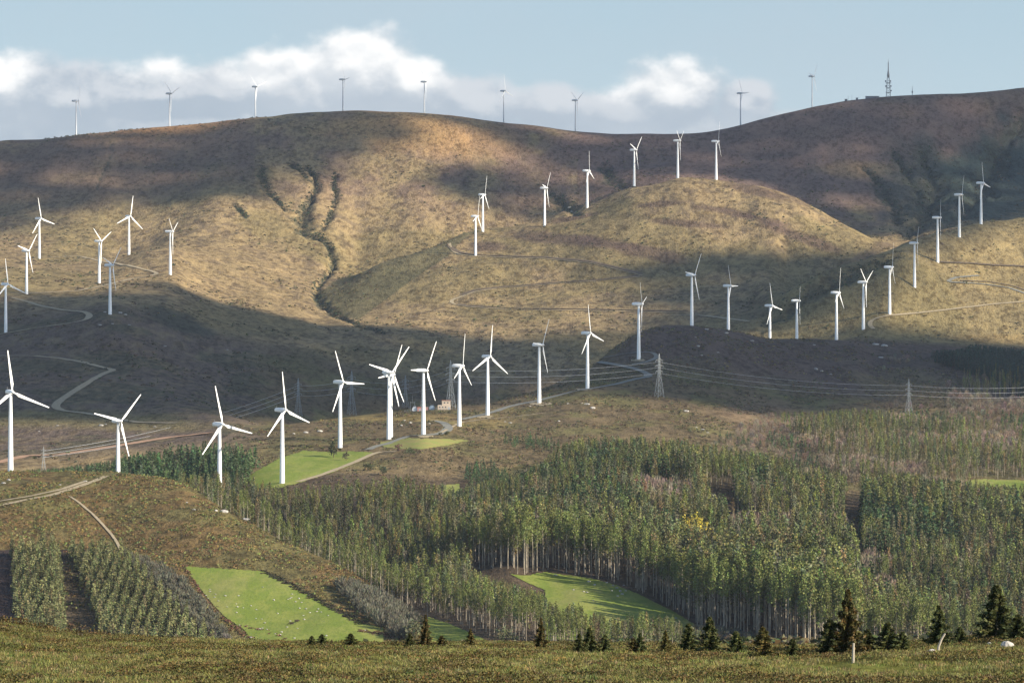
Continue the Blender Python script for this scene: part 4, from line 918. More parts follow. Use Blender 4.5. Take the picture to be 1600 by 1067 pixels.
individuals('eucalyptus_tree', E_full, a, [
 (lambda u, v, y: u < 735 and y > YHq(u), 'slender eucalyptus with pale trunk in the wood behind the heath hill' ), (lambda u, v, y: u < 860 and y < 1700 and u < 735, 'slender eucalyptus behind the small grass triangle'),
 (lambda u, v, y: u < 860 and y < 1700, 'eucalyptus with a short crown in the lower wood left of the clearing'), (lambda u, v, y: u < 1100 and y < 1560, 'grey green eucalyptus in the low row in front of the clearing'),
 (lambda u, v, y: u < 860, 'tall eucalyptus in the dark trunked block left above the clearing'), (lambda u, v, y: u < 1092, 'tall eucalyptus with a long bare trunk along the upper edge of the clearing'),
 (lambda u, v, y: u < 1345, 'very tall eucalyptus with a long sunlit trunk right of the clearing'), (lambda u, v, y: True, 'tall eucalyptus in the far right part of the valley forest')], 'eucalyptus tree', 'tall eucalyptus trees of the valley forest', M_bark)
merged('eucalyptus_forest', E_lite, b, 'dense olive green eucalyptus forest covering the valley side', M_bark)
a2_, b2_ = split(con, 12.0)
individuals('pine_tree', C_full, a2_, [
 (lambda u, v, y: u < 190, 'low dark pine behind the dirt track end of the heath hill'), (lambda u, v, y: u < 440, 'dark green pine in the dense stand behind the heath hill'),
 (lambda u, v, y: u < 900 and v < 710, 'small dark fir in the short row on the brown ridge'), (lambda u, v, y: u < 900, 'dark fir in the clump above the left forest block'), (lambda u, v, y: v < 705, 'small dark pine among the bare brown trees of the upper right'),
 (lambda u, v, y: u < 1340, 'dark pine among the paler trees left of the forest gap'), (lambda u, v, y: True, 'dark pine among the paler trees right of the forest gap')], 'pine tree', 'dark pines in the woods and behind the heath hill', M_bark2)
if len(b2_): merged('pine_wood', C_lite, b2_, 'dark green pines mixed into the woods', M_bark2)
a, b = split(bar, 9.0)
individuals('bare_tree', B_full, a, [
 (lambda u, v, y: y < 1800, 'leafless brown tree low in the right part of the forest'), (lambda u, v, y: v > 770 and u < 1110, 'leafless brown tree in the patch behind the yellow mimosas'), (lambda u, v, y: v > 770 and u < 1250, 'leafless brown tree beside the dark hollow in the forest'),
 (lambda u, v, y: v > 770, 'leafless brown tree scattered in the right forest'), (lambda u, v, y: u < 1300, 'low pinkish brown bare tree on the slope above the forest'), (lambda u, v, y: True, 'bare brown tree in the mixed wood at the upper right')], 'bare tree', 'bare brown trees among the forest', M_bark2)
if len(b): merged('bare_woodland', B_lite, b, 'pinkish brown leafless woodland on the upper right slope', M_bark2)
a, b = split(dcon, 12.0)
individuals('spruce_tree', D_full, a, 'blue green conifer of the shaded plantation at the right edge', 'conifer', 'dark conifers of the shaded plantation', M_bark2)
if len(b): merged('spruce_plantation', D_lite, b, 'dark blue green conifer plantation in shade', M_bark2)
Mm = [t_eucalyptus(tr, 14, 18, lo=0.3, rmax=3.6, col=MIM) for _ in range(2)]
individuals('mimosa_tree', Mm, mimo, 'yellow flowering mimosa tree in the middle of the green forest', 'mimosa tree', 'yellow mimosas in the forest', M_bark2)

# ---- young plantation in rows on the heath hill
yng = []; gry = []; rr = np.random.default_rng(21)
BA = [(18, 868), (88, 862), (95, 890), (106, 1040), (28, 1040)]; BB = [(108, 866), (192, 872), (222, 900), (262, 945), (330, 1010), (350, 1045), (168, 1045), (140, 945)]
GB = [(192, 872), (245, 886), (285, 912), (322, 950), (352, 990), (372, 1040), (345, 1040), (330, 1005), (262, 945), (222, 900)]
for kx in range(-300, -60):
    xr = kx * 1.0
    pass
for row in np.arange(-300, -95, 5.2):
    for yy in np.arange(1470, 1760, 2.7):
        x_ = row + (yy - 1470) * -0.035 + rr.normal(0, .35); y_ = yy + rr.normal(0, .4); z_ = float(height(x_, y_)); u, v = proj(x_, y_, z_)
        if inpoly(u, v, BA) or inpoly(u, v, BB): yng.append((x_, y_, z_ - .1, rr.uniform(0.9, 1.4), rr.uniform(0, 6.28)))
q = scatter(1470, 1760, 180, 380, 3.2, 22)
k = inpoly(q[:, 3], q[:, 4], GB); gry = [(r_[0], r_[1], r_[2] - .1, R.uniform(.6, 1.1), R.uniform(0, 6.28)) for r_ in q[k]]
q = scatter(1470, 1800, 505, 670, 3.4, 23)
k = inpoly(q[:, 3], q[:, 4], [(515, 918), (560, 918), (620, 950), (652, 975), (640, 1005), (610, 995), (560, 958)]); gry += [(r_[0], r_[1], r_[2] - .1, R.uniform(.7, 1.3), R.uniform(0, 6.28)) for r_ in q[k]]
Y_full = [t_conifer(tr, 130, h=9.0, rb=1.35, col=YNG, leaf=0.40, low=0.06, top_pow=0.6) for _ in range(5)]; 
a, b = split(yng, 9.0)
individuals('young_eucalyptus', Y_full, a, [
 (lambda u, v, y: u < 108, 'young tree in the narrow planted block at the far left'), (lambda u, v, y: True, 'young tree in the wide planted block beside the grey thicket')], 'young tree', 'young trees planted in rows', M_bark2)
if len(b): merged('young_plantation', Y_full, b, 'straight rows of young grey green trees on the left slope', M_bark2)
G_full = [t_bare(tr, h=5.5, w=1.9, col=GRYB, n=120) for _ in range(5)]
gry += [(r_[0], r_[1], r_[2] - .1, R.uniform(.5, 1.0), R.uniform(0, 6.28)) for r_ in brush]
a, b = split(gry, 5.5)
individuals('sallow_bush', G_full, a, [
 (lambda u, v, y: u < 450, 'grey twiggy bush between the planted rows and the green field'), (lambda u, v, y: u < 900, 'grey twiggy bush below the wood right of the green field'), (lambda u, v, y: True, 'grey twiggy bush under the exposed tall trunks')], 'bush', 'grey twiggy bushes of the thickets', M_bark2)
if len(b): merged('sallow_thicket', G_full, b, 'grey leafless thicket beside the planted rows', M_bark2)

# ------------------------------------------------------------------ scrub: gorse, heather
def shrubs(name, label, q, cols, wmin, wmax, nq=20, flat=0.75, leaf=.33):
    T = [t_shrub(tr, nq, 1, flat, c, leaf) for c in cols]
    it = np.c_[q[:, :3], R.uniform(wmin, wmax, len(q)), R.uniform(0, 6.28, len(q))]; it[:, 2] -= 0.1
    merged(name, T, it, label, M_bark2, tvar=0.2)
GO = [(0.13, 0.115, 0.040), (0.18, 0.13, 0.045), (0.10, 0.078, 0.038), (0.15, 0.14, 0.05), (0.20, 0.13, 0.055)]
q = scatter(1470, 2010, -30, 700, 2.6, 31); ok = (q[:, 1] < YHq(q[:, 3]) + 8) & clear_of(q, [FIELD1, FIELD3, BA, BB, GB]) & (fbm(q[:, 0] / 14, q[:, 1] / 20, 3, 91) > -0.12)
ok &= ~((q[:, 3] < 100) & (q[:, 4] > 850) )
for pl in [[(0, 790), (45, 780), (80, 774), (115, 763), (150, 751), (166, 744), (135, 748), (95, 762), (50, 772), (0, 780)], [(106, 775), (125, 783), (145, 800), (165, 821), (183, 842), (192, 862), (186, 862), (160, 830), (140, 806), (118, 786)]]: ok &= ~inpoly(q[:, 3], q[:, 4], pl)
shrubs('gorse_scrub', 'olive and rust coloured gorse and heather covering the heath hill', q[ok], GO, 0.55, 1.35, 16)
# taller hedge along the upper right edge of the big field and its foot
def along(pts, w, sp, seed, Ymin=1400, Ymax=2300):
    r = np.random.default_rng(seed); L_ = smooth_line(pts, sp); o_ = []
    for u, v in L_:
        hq = hit(u, v, Ymin, Ymax)
        for _ in range(w): x_, y_ = hq[0] + r.normal(0, 0.9), hq[1] + r.normal(0, 2.0); o_.append((x_, y_, float(height(x_, y_)), u, v))
    return np.array(o_)
q = np.concatenate([along([(413, 893), (450, 911), (490, 933), (530, 956), (566, 974)], 2, 1.6, 41)])
shrubs('field_hedge', 'dark hedge along the upper right edge of the big green field', q, [(0.05, 0.05, 0.025), (0.07, 0.06, 0.03)], 0.9, 1.5, 24)
q = np.concatenate([along([(285, 882), (300, 905), (330, 950), (360, 975), (400, 1003)], 2, 2.5, 42), along([(375, 978), (420, 985), (450, 1000)], 1, 3, 43), along([(560, 985), (600, 990), (640, 1000)], 3, 2, 44)])
shrubs('field_bank_scrub', 'rusty brambles on the lower left bank of the green field', q, [(0.17, 0.10, 0.05), (0.10, 0.08, 0.03), (0.2, 0.11, 0.06)], 0.5, 1.2, 20)
q = scatter(2040, 3160, 395, 1500, 5.2, 33); ok = (fbm(q[:, 0] / 22, q[:, 1] / 40, 3, 92) > -0.05) & clear_of(q, [FIELD4, FIELD5, FIELD6]) & (q[:, 1] < np.interp(q[:, 3], us, LY[:, 12]) + 10) & ~((q[:, 4] > 700) & (q[:, 3] > 870))
near_road = np.zeros(len(q), bool)
for ob in [o for o in bpy.data.objects if o.name.startswith(('gravel_road', 'dirt_track'))]:
    co = np.zeros(len(ob.data.vertices) * 3, np.float32); ob.data.vertices.foreach_get('co', co); co = co.reshape(-1, 3)[::4, :2]
    if co[:, 1].min() > 3200 or co[:, 1].max() < 2030: continue
    for i0 in range(0, len(q), 4000):
        d = np.hypot(q[i0:i0 + 4000, 0:1] - co[None, :, 0], q[i0:i0 + 4000, 1:2] - co[None, :, 1]).min(1); near_road[i0:i0 + 4000] |= d < 6
shrubs('ridge_heather', 'brown heather and bracken tufts over the turbine ridge', q[ok & ~near_road], [(0.13, 0.095, 0.05), (0.09, 0.07, 0.04), (0.15, 0.125, 0.05), (0.075, 0.075, 0.035)], 0.7, 1.9, 12, 0.55)
q = scatter(2150, 4700, -30, 1640, 10.0, 34); gd = fbm(q[:, 0] / 60, q[:, 1] / 90, 4, 93)
ok = (gd > 0.05) & (fbm(q[:, 0] / 14, q[:, 1] / 22, 2, 95) > 0) & ((q[:, 1] > 3150) | (q[:, 3] < 900)) & ~((q[:, 1] < 3100) & (q[:, 3] > 395))
shrubs('hill_scrub', 'scattered low dark scrub over the far slopes', q[ok], [(0.10, 0.08, 0.045), (0.075, 0.075, 0.04), (0.12, 0.09, 0.055)], 1.2, 2.8, 10, 0.5)
gq = []
for uv, wd, dep in GUL[:-1]:
    if R.uniform() < 0: continue
    for (a0, a1, w_) in zip(uv[:-1], uv[1:], wd):
        for t in np.arange(0, 1, 0.08):
            for _ in range(3):
                hq = hit(a0[0] * (1 - t) + a1[0] * t, a0[1] * (1 - t) + a1[1] * t, 3300); x_, y_ = hq[0] + R.normal(0, w_ * .6), hq[1] + R.normal(0, w_ * .8); gq.append((x_, y_, float(height(x_, y_)), 0, 0))
shrubs('gully_bushes', 'dark green bushes filling the gullies of the mountain', np.array(gq), [(0.045, 0.06, 0.035), (0.06, 0.065, 0.04), (0.09, 0.08, 0.05)], 0.8, 2.4, 16, 0.8)

# ------------------------------------------------------------------ near heath
def blades_template(r, n, hgt, spread, col, wd):
    a = r.uniform(0, 6.283, n); rad = spread * np.sqrt(r.uniform(0, 1, n)); b0 = np.stack([rad * np.cos(a), rad * np.sin(a), np.full(n, -0.03)], 1)
    lean = r.normal(0, 0.35, (n, 2)) + b0[:, :2] * 0.8; H = hgt * r.uniform(.5, 1.1, n); tip = b0 + np.stack([lean[:, 0] * H, lean[:, 1] * H, H], 1)
    s = np.stack([np.cos(a + 1.5), np.sin(a + 1.5), np.zeros(n)], 1) * wd; md = (b0 + tip) / 2 + np.array([0, 0, .04])
    V = np.stack([b0, md + s, tip, md - s], 1).reshape(-1, 3)
    return np.zeros((0, 3)), np.zeros((0, 4), int), V, np.arange(4 * n).reshape(n, 4), jit_tint(col, n, 4, r, .25), hgt
q = scatter(104, 262, -60, 1660, 0.44, 51); g1 = fbm(q[:, 0] / 3.0, q[:, 1] / 6.0, 4, 51); g2 = fbm(q[:, 0] / 1.2, q[:, 1] / 2.4, 3, 97)
flat_ = ((q[:, 3] - 1380) / 210) ** 2 + ((q[:, 4] - 1048) / 16) ** 2 < 1
def near_items(sel, s0, s1): s = q[sel]; return np.c_[s[:, :3], R.uniform(s0, s1, len(s)), R.uniform(0, 6.28, len(s))]
merged('grass', [blades_template(tr, 16, .20, .26, c, .014) for c in [(0.125, 0.12, 0.032), (0.155, 0.14, 0.045), (0.105, 0.11, 0.028), (0.19, 0.155, 0.065)]], near_items((g1 + g2 * .5 < 0.10), .6, 1.25), 'short olive green grass on the near knoll', M_bark2)
merged('heather', [t_shrub(tr, 44, .34, .20, c, .034) for c in [(0.115, 0.088, 0.026), (0.10, 0.095, 0.026), (0.14, 0.115, 0.032), (0.085, 0.082, 0.024)]], near_items((g1 + g2 * .5 > 0.02) & ~flat_, .6, 1.5), 'rusty brown heather cushions on the near knoll', M_bark2)
# taller gorse at the left end of the near crest and along it
q0 = q; sel = (q[:, 1] > 222) & (q[:, 1] < 250) & (R.uniform(size=len(q)) < np.where(q[:, 3] < 190, 0.5, 0.10) * (0.6 + g1)); s = q[sel]
it = np.c_[s[:, :3], R.uniform(.5, 1.0, len(s)) * np.where(s[:, 3] < 170, 1.35, .8), R.uniform(0, 6.28, len(s))]
merged('gorse', [t_shrub(tr, 90, .55, .75, c, .06) for c in [(0.11, 0.07, 0.022), (0.08, 0.07, 0.02), (0.14, 0.10, 0.03)]], it, 'rusty gorse bushes along the near crest', M_bark2)
# ------------------------------------------------------------------ unseen clouds high above, shaped from shade outlines to darken the slopes
SHADE = [
 # shadow outlines as they lie on the ground (photo column, row), distance range
 ([(-60, 215), (120, 205), (170, 216), (330, 213), (400, 192), (480, 176), (600, 178), (640, 190), (610, 215), (570, 240), (520, 262), (440, 275), (380, 300), (300, 300), (230, 318), (150, 330), (90, 330), (40, 350), (-60, 360)], 4100, 4900),
 ([(690, 184), (800, 192), (1000, 208), (1200, 180), (1400, 148), (1700, 120), (1700, 345), (1540, 338), (1470, 360), (1400, 383), (1350, 372), (1290, 345), (1235, 300), (1180, 276), (1120, 268), (1000, 272), (950, 285), (900, 262), (860, 235), (790, 208)], 4150, 4900),
 ([(700, 275), (780, 268), (850, 290), (930, 300), (940, 320), (860, 345), (800, 330), (740, 305)], 4150, 4700),  # slope shade of the hollow, deepened by added cloud
 ([(1000, 425), (1060, 404), (1150, 402), (1260, 412), (1370, 398), (1320, 428), (1240, 478), (1180, 505), (1120, 480), (1040, 448)], 3300, 4100),
 ([(1180, 505), (1205, 474), (1235, 450), (1265, 434), (1350, 398), (1400, 380), (1405, 394), (1345, 430), (1292, 468), (1262, 505)], 3250, 3800),
 ([(-60, 478), (60, 470), (130, 462), (200, 468), (300, 466), (360, 482), (430, 500), (520, 512), (620, 522), (720, 532), (800, 545), (860, 552), (905, 540), (960, 515), (1010, 500), (1090, 500), (1180, 512), (1300, 514), (1400, 512), (1500, 516), (1700, 520), (1700, 628), (1600, 612), (1500, 600), (1430, 610), (1380, 628), (1300, 640), (1180, 640), (1100, 628), (1040, 612), (985, 592), (900, 590), (840, 605), (700, 628), (640, 640), (540, 655), (430, 660), (350, 650), (240, 645), (100, 650), (-60, 650)], 2450, 3500),
]
def puff(r, n=1):
    bm = bmesh.new(); bmesh.ops.create_icosphere(bm, subdivisions=2, radius=1); V = np.array([v.co[:] for v in bm.verts]); Fc = np.array([[v.index for v in f.verts] for f in bm.faces]); bm.free(); return V, Fc
PV, PF = puff(None)
def m_cloud(n): finish(n, (0.85, 0.86, 0.88), 1.0)
M_cloud = mat('cloud', m_cloud)
rc = np.random.default_rng(77); CVx = []; CFx = []; co_ = 0; ALT = 2600.0
VPn = V0 - F * ZG / np.maximum(YG, 50)
for poly, y0, y1 in SHADE:
    m_ = (YG > y0) & (YG < y1)
    wu = UG + 9 * fbm(XG / 60, YG / 60, 3, 61) * 1.6; wv = VPn + 5 * fbm(XG / 60, YG / 60, 3, 62) * 1.6
    m_ &= inpoly(wu, wv, poly)
    if y0 == 2450: m_ &= ~((UG > 950) & (YG > np.interp(UG, us, LY[:, 12]) + np.interp(UG, [950, 1300, 1420, 1700], [25, 15, 60, 120])))
    X_, Y_, Z_ = XG[m_], YG[m_], ZG[m_]
    cell = 26.0; t = (ALT - Z_) / SUND[2]; cx = X_ + SUND[0] * t; cy = Y_ + SUND[1] * t
    keys = np.unique(np.stack([np.round(cx / cell), np.round(cy / cell)], 1), axis=0) * cell
    drop = 0.50 if y0 > 4000 else 0.13
    for kx, ky in keys:
        if rc.uniform() < drop + 0.35 * float(fbm(kx / 150, ky / 150, 3, 64)): continue
        s_ = rc.uniform(19, 27); c_ = np.array([kx + rc.uniform(-5, 5), ky + rc.uniform(-5, 5), ALT + rc.uniform(-10, 30)])
        V = PV * s_ * np.array([1, 1, 0.75]) * (1 + 0.12 * rc.normal(size=(len(PV), 1))) + c_
        CVx.append(V); CFx.append(PF + co_); co_ += len(V)
me = np_mesh('shade_clouds', np.concatenate(CVx), np.concatenate(CFx), M_cloud, True)
tag(link_mesh('shade_clouds', me), 'unseen broken cloud layer overhead, shaped to shade the slopes', 'cloud', None, 'stuff')

# ------------------------------------------------------------------ haze
bm = bmesh.new(); box(bm, (0, 2760, 75), (9000, 5700, 570))
hz_o = bm_obj('haze', bm, [])
hm = bpy.data.materials.new('haze'); hm.use_nodes = True; hn = NT(hm.node_tree)
pv = hn.n('ShaderNodeVolumePrincipled'); pv.inputs['Color'].default_value = (0.72, 0.82, 1.0, 1); pv.inputs['Density'].default_value = 0.000017; pv.inputs['Anisotropy'].default_value = 0.2
oo = hn.n('ShaderNodeOutputMaterial'); hn.put(oo.inputs['Volume'], pv.outputs[0]); hz_o.data.materials.clear(); hz_o.data.materials.append(hm)
tag(hz_o, 'thin bluish haze over the valley', 'haze', None, 'stuff')
# ------------------------------------------------------------------ lattice pylons and their conductors
def strut(bm, a, b, r=0.06): tube(bm, a, b, r, r, 4, False)
def make_pylon():
    root = empty('lattice_pylon', (0, 0, 0)); H = 34.0
    def half(z): return 2.9 - 2.1 * min(1, z / 20.0) - 0.35 * max(0, (z - 20) / 14) 
    bm = bmesh.new(); zs = [0, 5, 9.5, 13.5, 17, 20, 22.5, 25, 27.5, 30, 32]
    for za, zb in zip(zs[:-1], zs[1:]):
        wa, wb = half(za), half(zb); A = [(wa * sx, wa * sy, za) for sx, sy in ((1, 1), (-1, 1), (-1, -1), (1, -1))]; B = [(wb * sx, wb * sy, zb) for sx, sy in ((1, 1), (-1, 1), (-1, -1), (1, -1))]
        for k in range(4):
            strut(bm, A[k], B[k], 0.13); strut(bm, A[k], B[(k + 1) % 4], 0.06); strut(bm, A[(k + 1) % 4], B[k], 0.06); strut(bm, B[k], B[(k + 1) % 4], 0.06)
    w = half(32)
    for sx, sy in ((1, 1), (-1, 1), (-1, -1), (1, -1)): strut(bm, (w * sx, w * sy, 32), (0, 0, H + 1.5), 0.12)
    bm_obj('lattice_body', bm, M_steel, root)
    for z_ in (20.5, 25.0, 29.5):
        bm = bmesh.new(); a_ = 3.4 if z_ != 25 else 4.0; w = half(z_)
        for s in (-1, 1):
            for sy in (-1, 1): strut(bm, (s * w, sy * w, z_), (s * a_, 0, z_ + .3), 0.10); strut(bm, (s * w, sy * w, z_ + 1.4), (s * a_, 0, z_ + .3), 0.08)
        ca = bm_obj('crossarm', bm, M_steel, root)
        bm = bmesh.new()
        for s in (-1, 1):
            for k in range(5): tube(bm, (s * a_, 0, z_ + .2 - k * .3), (s * a_, 0, z_ + .05 - k * .3), 0.13, 0.13, 6)
        bm_obj('insulator', bm, M_dark, ca)
    return root
PY = make_pylon(); pyl = []
PYL = [(68, 735, 697, 2250, 'small lattice pylon rising from the pines near the left edge'), (466, 650, 590.6, 2640, 'lattice pylon between the two turbines left of the ridge fields'),
       (549.5, 648, 578.4, 2700, 'lattice pylon right behind the lone tree turbine, dark slope behind'), (633.5, 637, 586, 2820, 'lattice pylon at the left end of the substation'),
       (704, 637, 562.5, 2700, 'tallest lattice pylon, close behind the cream substation building'), (1030, 620, 552, 2760, 'lattice pylon on the heath below the dark hill, right of the road bend'),
       (1420, 649, 591, 2950, 'lattice pylon alone above the brown woodland on the right')]
for u, vb, vt, Ye, lab in PYL:
    b = hit(u, vb, Ye - 350, Ye + 350, Ye); zt = (V0 - vt) / F * b[1]; s_ = (zt - b[2]) / 35.5
    o = copy_tree(PY); o.location = b; o.scale = (s_,) * 3; o.rotation_euler = (0, 0, math.radians(20 + u % 17)); tag(o, lab, 'pylon', 'lattice pylons of the power line'); pyl.append((b, s_))
for c in list(PY.children_recursive): bpy.data.objects.remove(c)
bpy.data.objects.remove(PY)
def m_wire(n): finish(n, (0.50, 0.51, 0.53), 0.4, spec=0.5, metal=0.2)
M_wire = mat('aluminium_conductor', m_wire)
chain = [pyl[0], pyl[1], pyl[2], pyl[4], pyl[5], pyl[6]]
endp = hit(1690, 672, 2700, 3200, 2950); chain.append((endp, pyl[6][1]))
for zz, side, lab in [(29.8, 1, 'top wire of the power line crossing the dark hillside'), (25.2, -1, 'middle wire of the power line crossing the dark hillside'), (20.7, 1, 'lowest wire of the power line crossing the dark hillside')]:
    bm = bmesh.new()
    for (a, sa), (b, sb) in zip(chain[:-1], chain[1:]):
        p0 = np.array(a) + np.array([0, 0, (zz - 1.3) * sa]); p1 = np.array(b) + np.array([0, 0, (zz - 1.3) * sb]); L_ = np.linalg.norm(p1 - p0); sag = min(0.022 * L_, 7)
        prev = None
        for t in np.linspace(0, 1, 15):
            p = p0 * (1 - t) + p1 * t - np.array([0, 0, 4 * sag * t * (1 - t)])
            if prev is not None: tube(bm, prev, p, 0.085, 0.085, 4, False)
            prev = p
    tag(bm_obj('power_line_wire', bm, M_wire), lab, 'wire', 'wires of the power line')

# ------------------------------------------------------------------ radio mast and huts on the skyline
def skyp(u, dY=0.0, lift=0.0):
    Y_ = 4737.0 + dY; X_ = (u - 800) / F * Y_; return np.array([X_, Y_, float(height(X_, Y_)) + lift])
b = skyp(1388); zt = (V0 - 92) / F * b[1]; H = zt - b[2]
root = tag(empty('radio_mast', b), 'dark lattice radio mast with dishes and platforms on the right skyline', 'radio mast')
bm = bmesh.new(); zs = np.linspace(-1, H * 0.52, 9); w0 = 2.9; w1 = 1.5
hw = lambda z_: w0 + (w1 - w0) * max(0, z_) / (H * 0.52)
for za, zb in zip(zs[:-1], zs[1:]):
    wa, wb = hw(za), hw(zb)
    for k in range(4):
        c4 = [(1, 1), (-1, 1), (-1, -1), (1, -1)]; a, c = c4[k], c4[(k + 1) % 4]
        strut(bm, (wa * a[0], wa * a[1], za), (wb * a[0], wb * a[1], zb), 0.22); strut(bm, (wa * a[0], wa * a[1], za), (wb * c[0], wb * c[1], zb), 0.13); strut(bm, (wa * c[0], wa * c[1], za), (wb * a[0], wb * a[1], zb), 0.13)
bm_obj('lattice_tower', bm, M_mast, root)
bm = bmesh.new(); tube(bm, (0, 0, H * .50), (0, 0, H * .56), 1.2, 1.9, 10); tube(bm, (0, 0, H * .56), (0, 0, H * .70), 1.9, 0.75, 10); tube(bm, (0, 0, H * .70), (0, 0, H * .9), 0.75, 0.6, 8); tube(bm, (0, 0, H * .9), (0, 0, H), 0.28, 0.12, 6); bm_obj('antenna', bm, M_mast, root, True)
for f_, rr_ in ((.10, 4.6), (.22, 4.4), (.35, 4.9)):
    bm = bmesh.new(); tube(bm, (0, 0, H * f_), (0, 0, H * f_ + .5), rr_ * .8, rr_ * .8, 12); 
    for k in range(12): a = k * math.pi / 6; strut(bm, (rr_ * .8 * math.cos(a), rr_ * .8 * math.sin(a), H * f_), (rr_ * .8 * math.cos(a), rr_ * .8 * math.sin(a), H * f_ + 1.3), 0.08)
    bm_obj('platform', bm, M_mast, root)
for f_, sx, sy in ((.13, 3.4, -1), (.25, -3.3, -1.5), (.25, 3.2, -1), (.38, -3.6, -1), (.38, 2.4, -2.4)):
    bm = bmesh.new(); p = Vector((sx, sy, H * f_ + 1.2)); tube(bm, p, p + Vector((0.1 * sx, -0.7, 0)), 0.4, 1.25, 14); bm_obj('dish', bm, M_mast, root, True)
b = skyp(1425.5, 10); root = tag(empty('antenna_mast', b), 'thin small antenna mast right of the big radio mast', 'antenna mast')
bm = bmesh.new(); tube(bm, (0, 0, -1), (0, 0, 13.5), 0.45, 0.22, 6); bm_obj('pole', bm, M_mast, root); bm = bmesh.new(); tube(bm, (0, 0, 3.8), (0, 0, 6.6), 1.0, 1.0, 8); bm_obj('antenna_drum', bm, M_mast, root, True)
M_hut = mat('hut_wall', lambda n: finish(n, (0.16, 0.17, 0.19), 0.8)); M_hroof = mat('hut_roof', lambda n: finish(n, (0.08, 0.09, 0.1), 0.8))
def hut(u, w, d, h, lab, cat_='hut', name='service_hut', dY=-4, gr=None):
    b = skyp(u, dY, -0.3); r_ = tag(empty(name, b), lab, cat_, gr); bm = bmesh.new(); box(bm, (0, 0, h / 2 - 0.7), (w, d, h + 1.4)); wl = bm_obj('wall', bm, M_hut, r_)
    bm = bmesh.new(); box(bm, (0, 0, h + 0.15), (w + .6, d + .6, .3)); bm_obj('roof', bm, M_hroof, r_); bm = bmesh.new(); box(bm, (w * .2, -d / 2 - .03, 1.0), (min(1.1, w * .3), .08, 2.0)); bm_obj('door', bm, M_hroof, wl)
hut(1363, 19, 7, 2.6, 'long low hut on the skyline left of the radio mast')
hut(1322, 3.6, 3, 2.6, 'tiny square hut on the skyline, left one of two'); hut(1339, 2.8, 3, 2.6, 'tiny square hut on the skyline, right one of two'); hut(85.5, 2.6, 2.2, 3.0, 'tiny pale cabin on the left skyline beside the first grey turbine')
for u, hh in ((1325.5, 7), (1331, 7.5)):
    b = skyp(u); bm = bmesh.new(); tube(bm, (0, 0, -0.5), (0, 0, hh), .16, .1, 5); strut(bm, (-.7, 0, hh * .8), (.7, 0, hh * .8), .08); o = bm_obj('aerial_pole', bm, M_mast); o.location = b; tag(o, 'thin aerial pole by the tiny huts, ' + ('left' if u < 1328 else 'right') + ' one', 'pole', 'aerial poles by the huts')

# ------------------------------------------------------------------ substation
M_cream = mat('cream_render', lambda n: finish(n, n.mix(n.noise(pos(n), .6, 3), (0.62, 0.50, 0.38), (0.54, 0.43, 0.33)), .85)); M_red = mat('roof_tile', lambda n: finish(n, (0.42, 0.17, 0.10), .8)); M_pinkw = mat('pink_render', lambda n: finish(n, (0.50, 0.24, 0.20), .85))
M_win = mat('window_glass', lambda n: finish(n, (0.05, 0.06, 0.08), .2, spec=.5)); M_blue = mat('transformer_blue', lambda n: finish(n, (0.30, 0.38, 0.46), .5, spec=.4))
sb = hit(697, 639.5, 2450, 2760, 2640); S = F / sb[1]
def P_at(u, dY=0): X_ = (u - 800) / F * (sb[1] + dY); return np.array([X_, sb[1] + dY, float(height(X_, sb[1] + dY))])
root = tag(empty('substation_building', P_at(694)), 'cream substation building with a raised block and flat roofs on the ridge', 'building')
w1_, h1_ = 20 / S * 1.0, 3.6; w2_, h2_ = 13 / S, 7.0; x2 = 3.2 / S
bm = bmesh.new(); box(bm, (0, 0, h1_ / 2 - .5), (w1_, 6, h1_ + 1)); wl = bm_obj('lower_wing', bm, M_cream, root)
bm = bmesh.new(); box(bm, (x2, 0.5, (h1_ + h2_) / 2 + .02), (w2_, 5, h2_ - h1_)); wu = bm_obj('upper_block', bm, M_cream, root)
bm = bmesh.new(); box(bm, (x2, .5, h2_ + .15), (w2_ + .5, 5.5, .25)); bm_obj('roof', bm, M_red, wu)
for k in range(3): bm = bmesh.new(); box(bm, (-3.4 + k * 2.3, -3.02, 2.0), (.9, .1, 1.0)); bm_obj('window', bm, M_win, wl)
bm = bmesh.new(); box(bm, (3.8, -3.02, 1.0), (1.2, .1, 2.1)); bm_obj('door', bm, M_dark, wl)
for k in range(2): bm = bmesh.new(); box(bm, (x2 - 1.3 + k * 2.6, -2.02, 5.4), (1.0, .1, 1.0)); bm_obj('window', bm, M_win, wu)
for u, lab, mt in ((675, 'blue grey transformer just left of the cream building', M_blue), (648, 'pale transformer at the left end of the substation', M_white)):
    r_ = tag(empty('transformer', P_at(u, 2)), lab, 'transformer', 'substation transformers'); bm = bmesh.new(); box(bm, (0, 0, 1.6), (2.6, 2, 3.0)); bm_obj('tank', bm, mt, r_, bevel=.08)
    bm = bmesh.new()
    for k in range(6): box(bm, (-1.7, -0.8 + k * .32, 1.5), (.6, .1, 2.2)); box(bm, (1.7, -0.8 + k * .32, 1.5), (.6, .1, 2.2))
    bm_obj('radiator', bm, mt, r_)
    for k in range(3): bm = bmesh.new(); tube(bm, (-.8 + k * .8, 0, 3.1), (-.8 + k * .8, 0, 4.3), .16, .08, 8); bm_obj('bushing', bm, M_dark, r_)
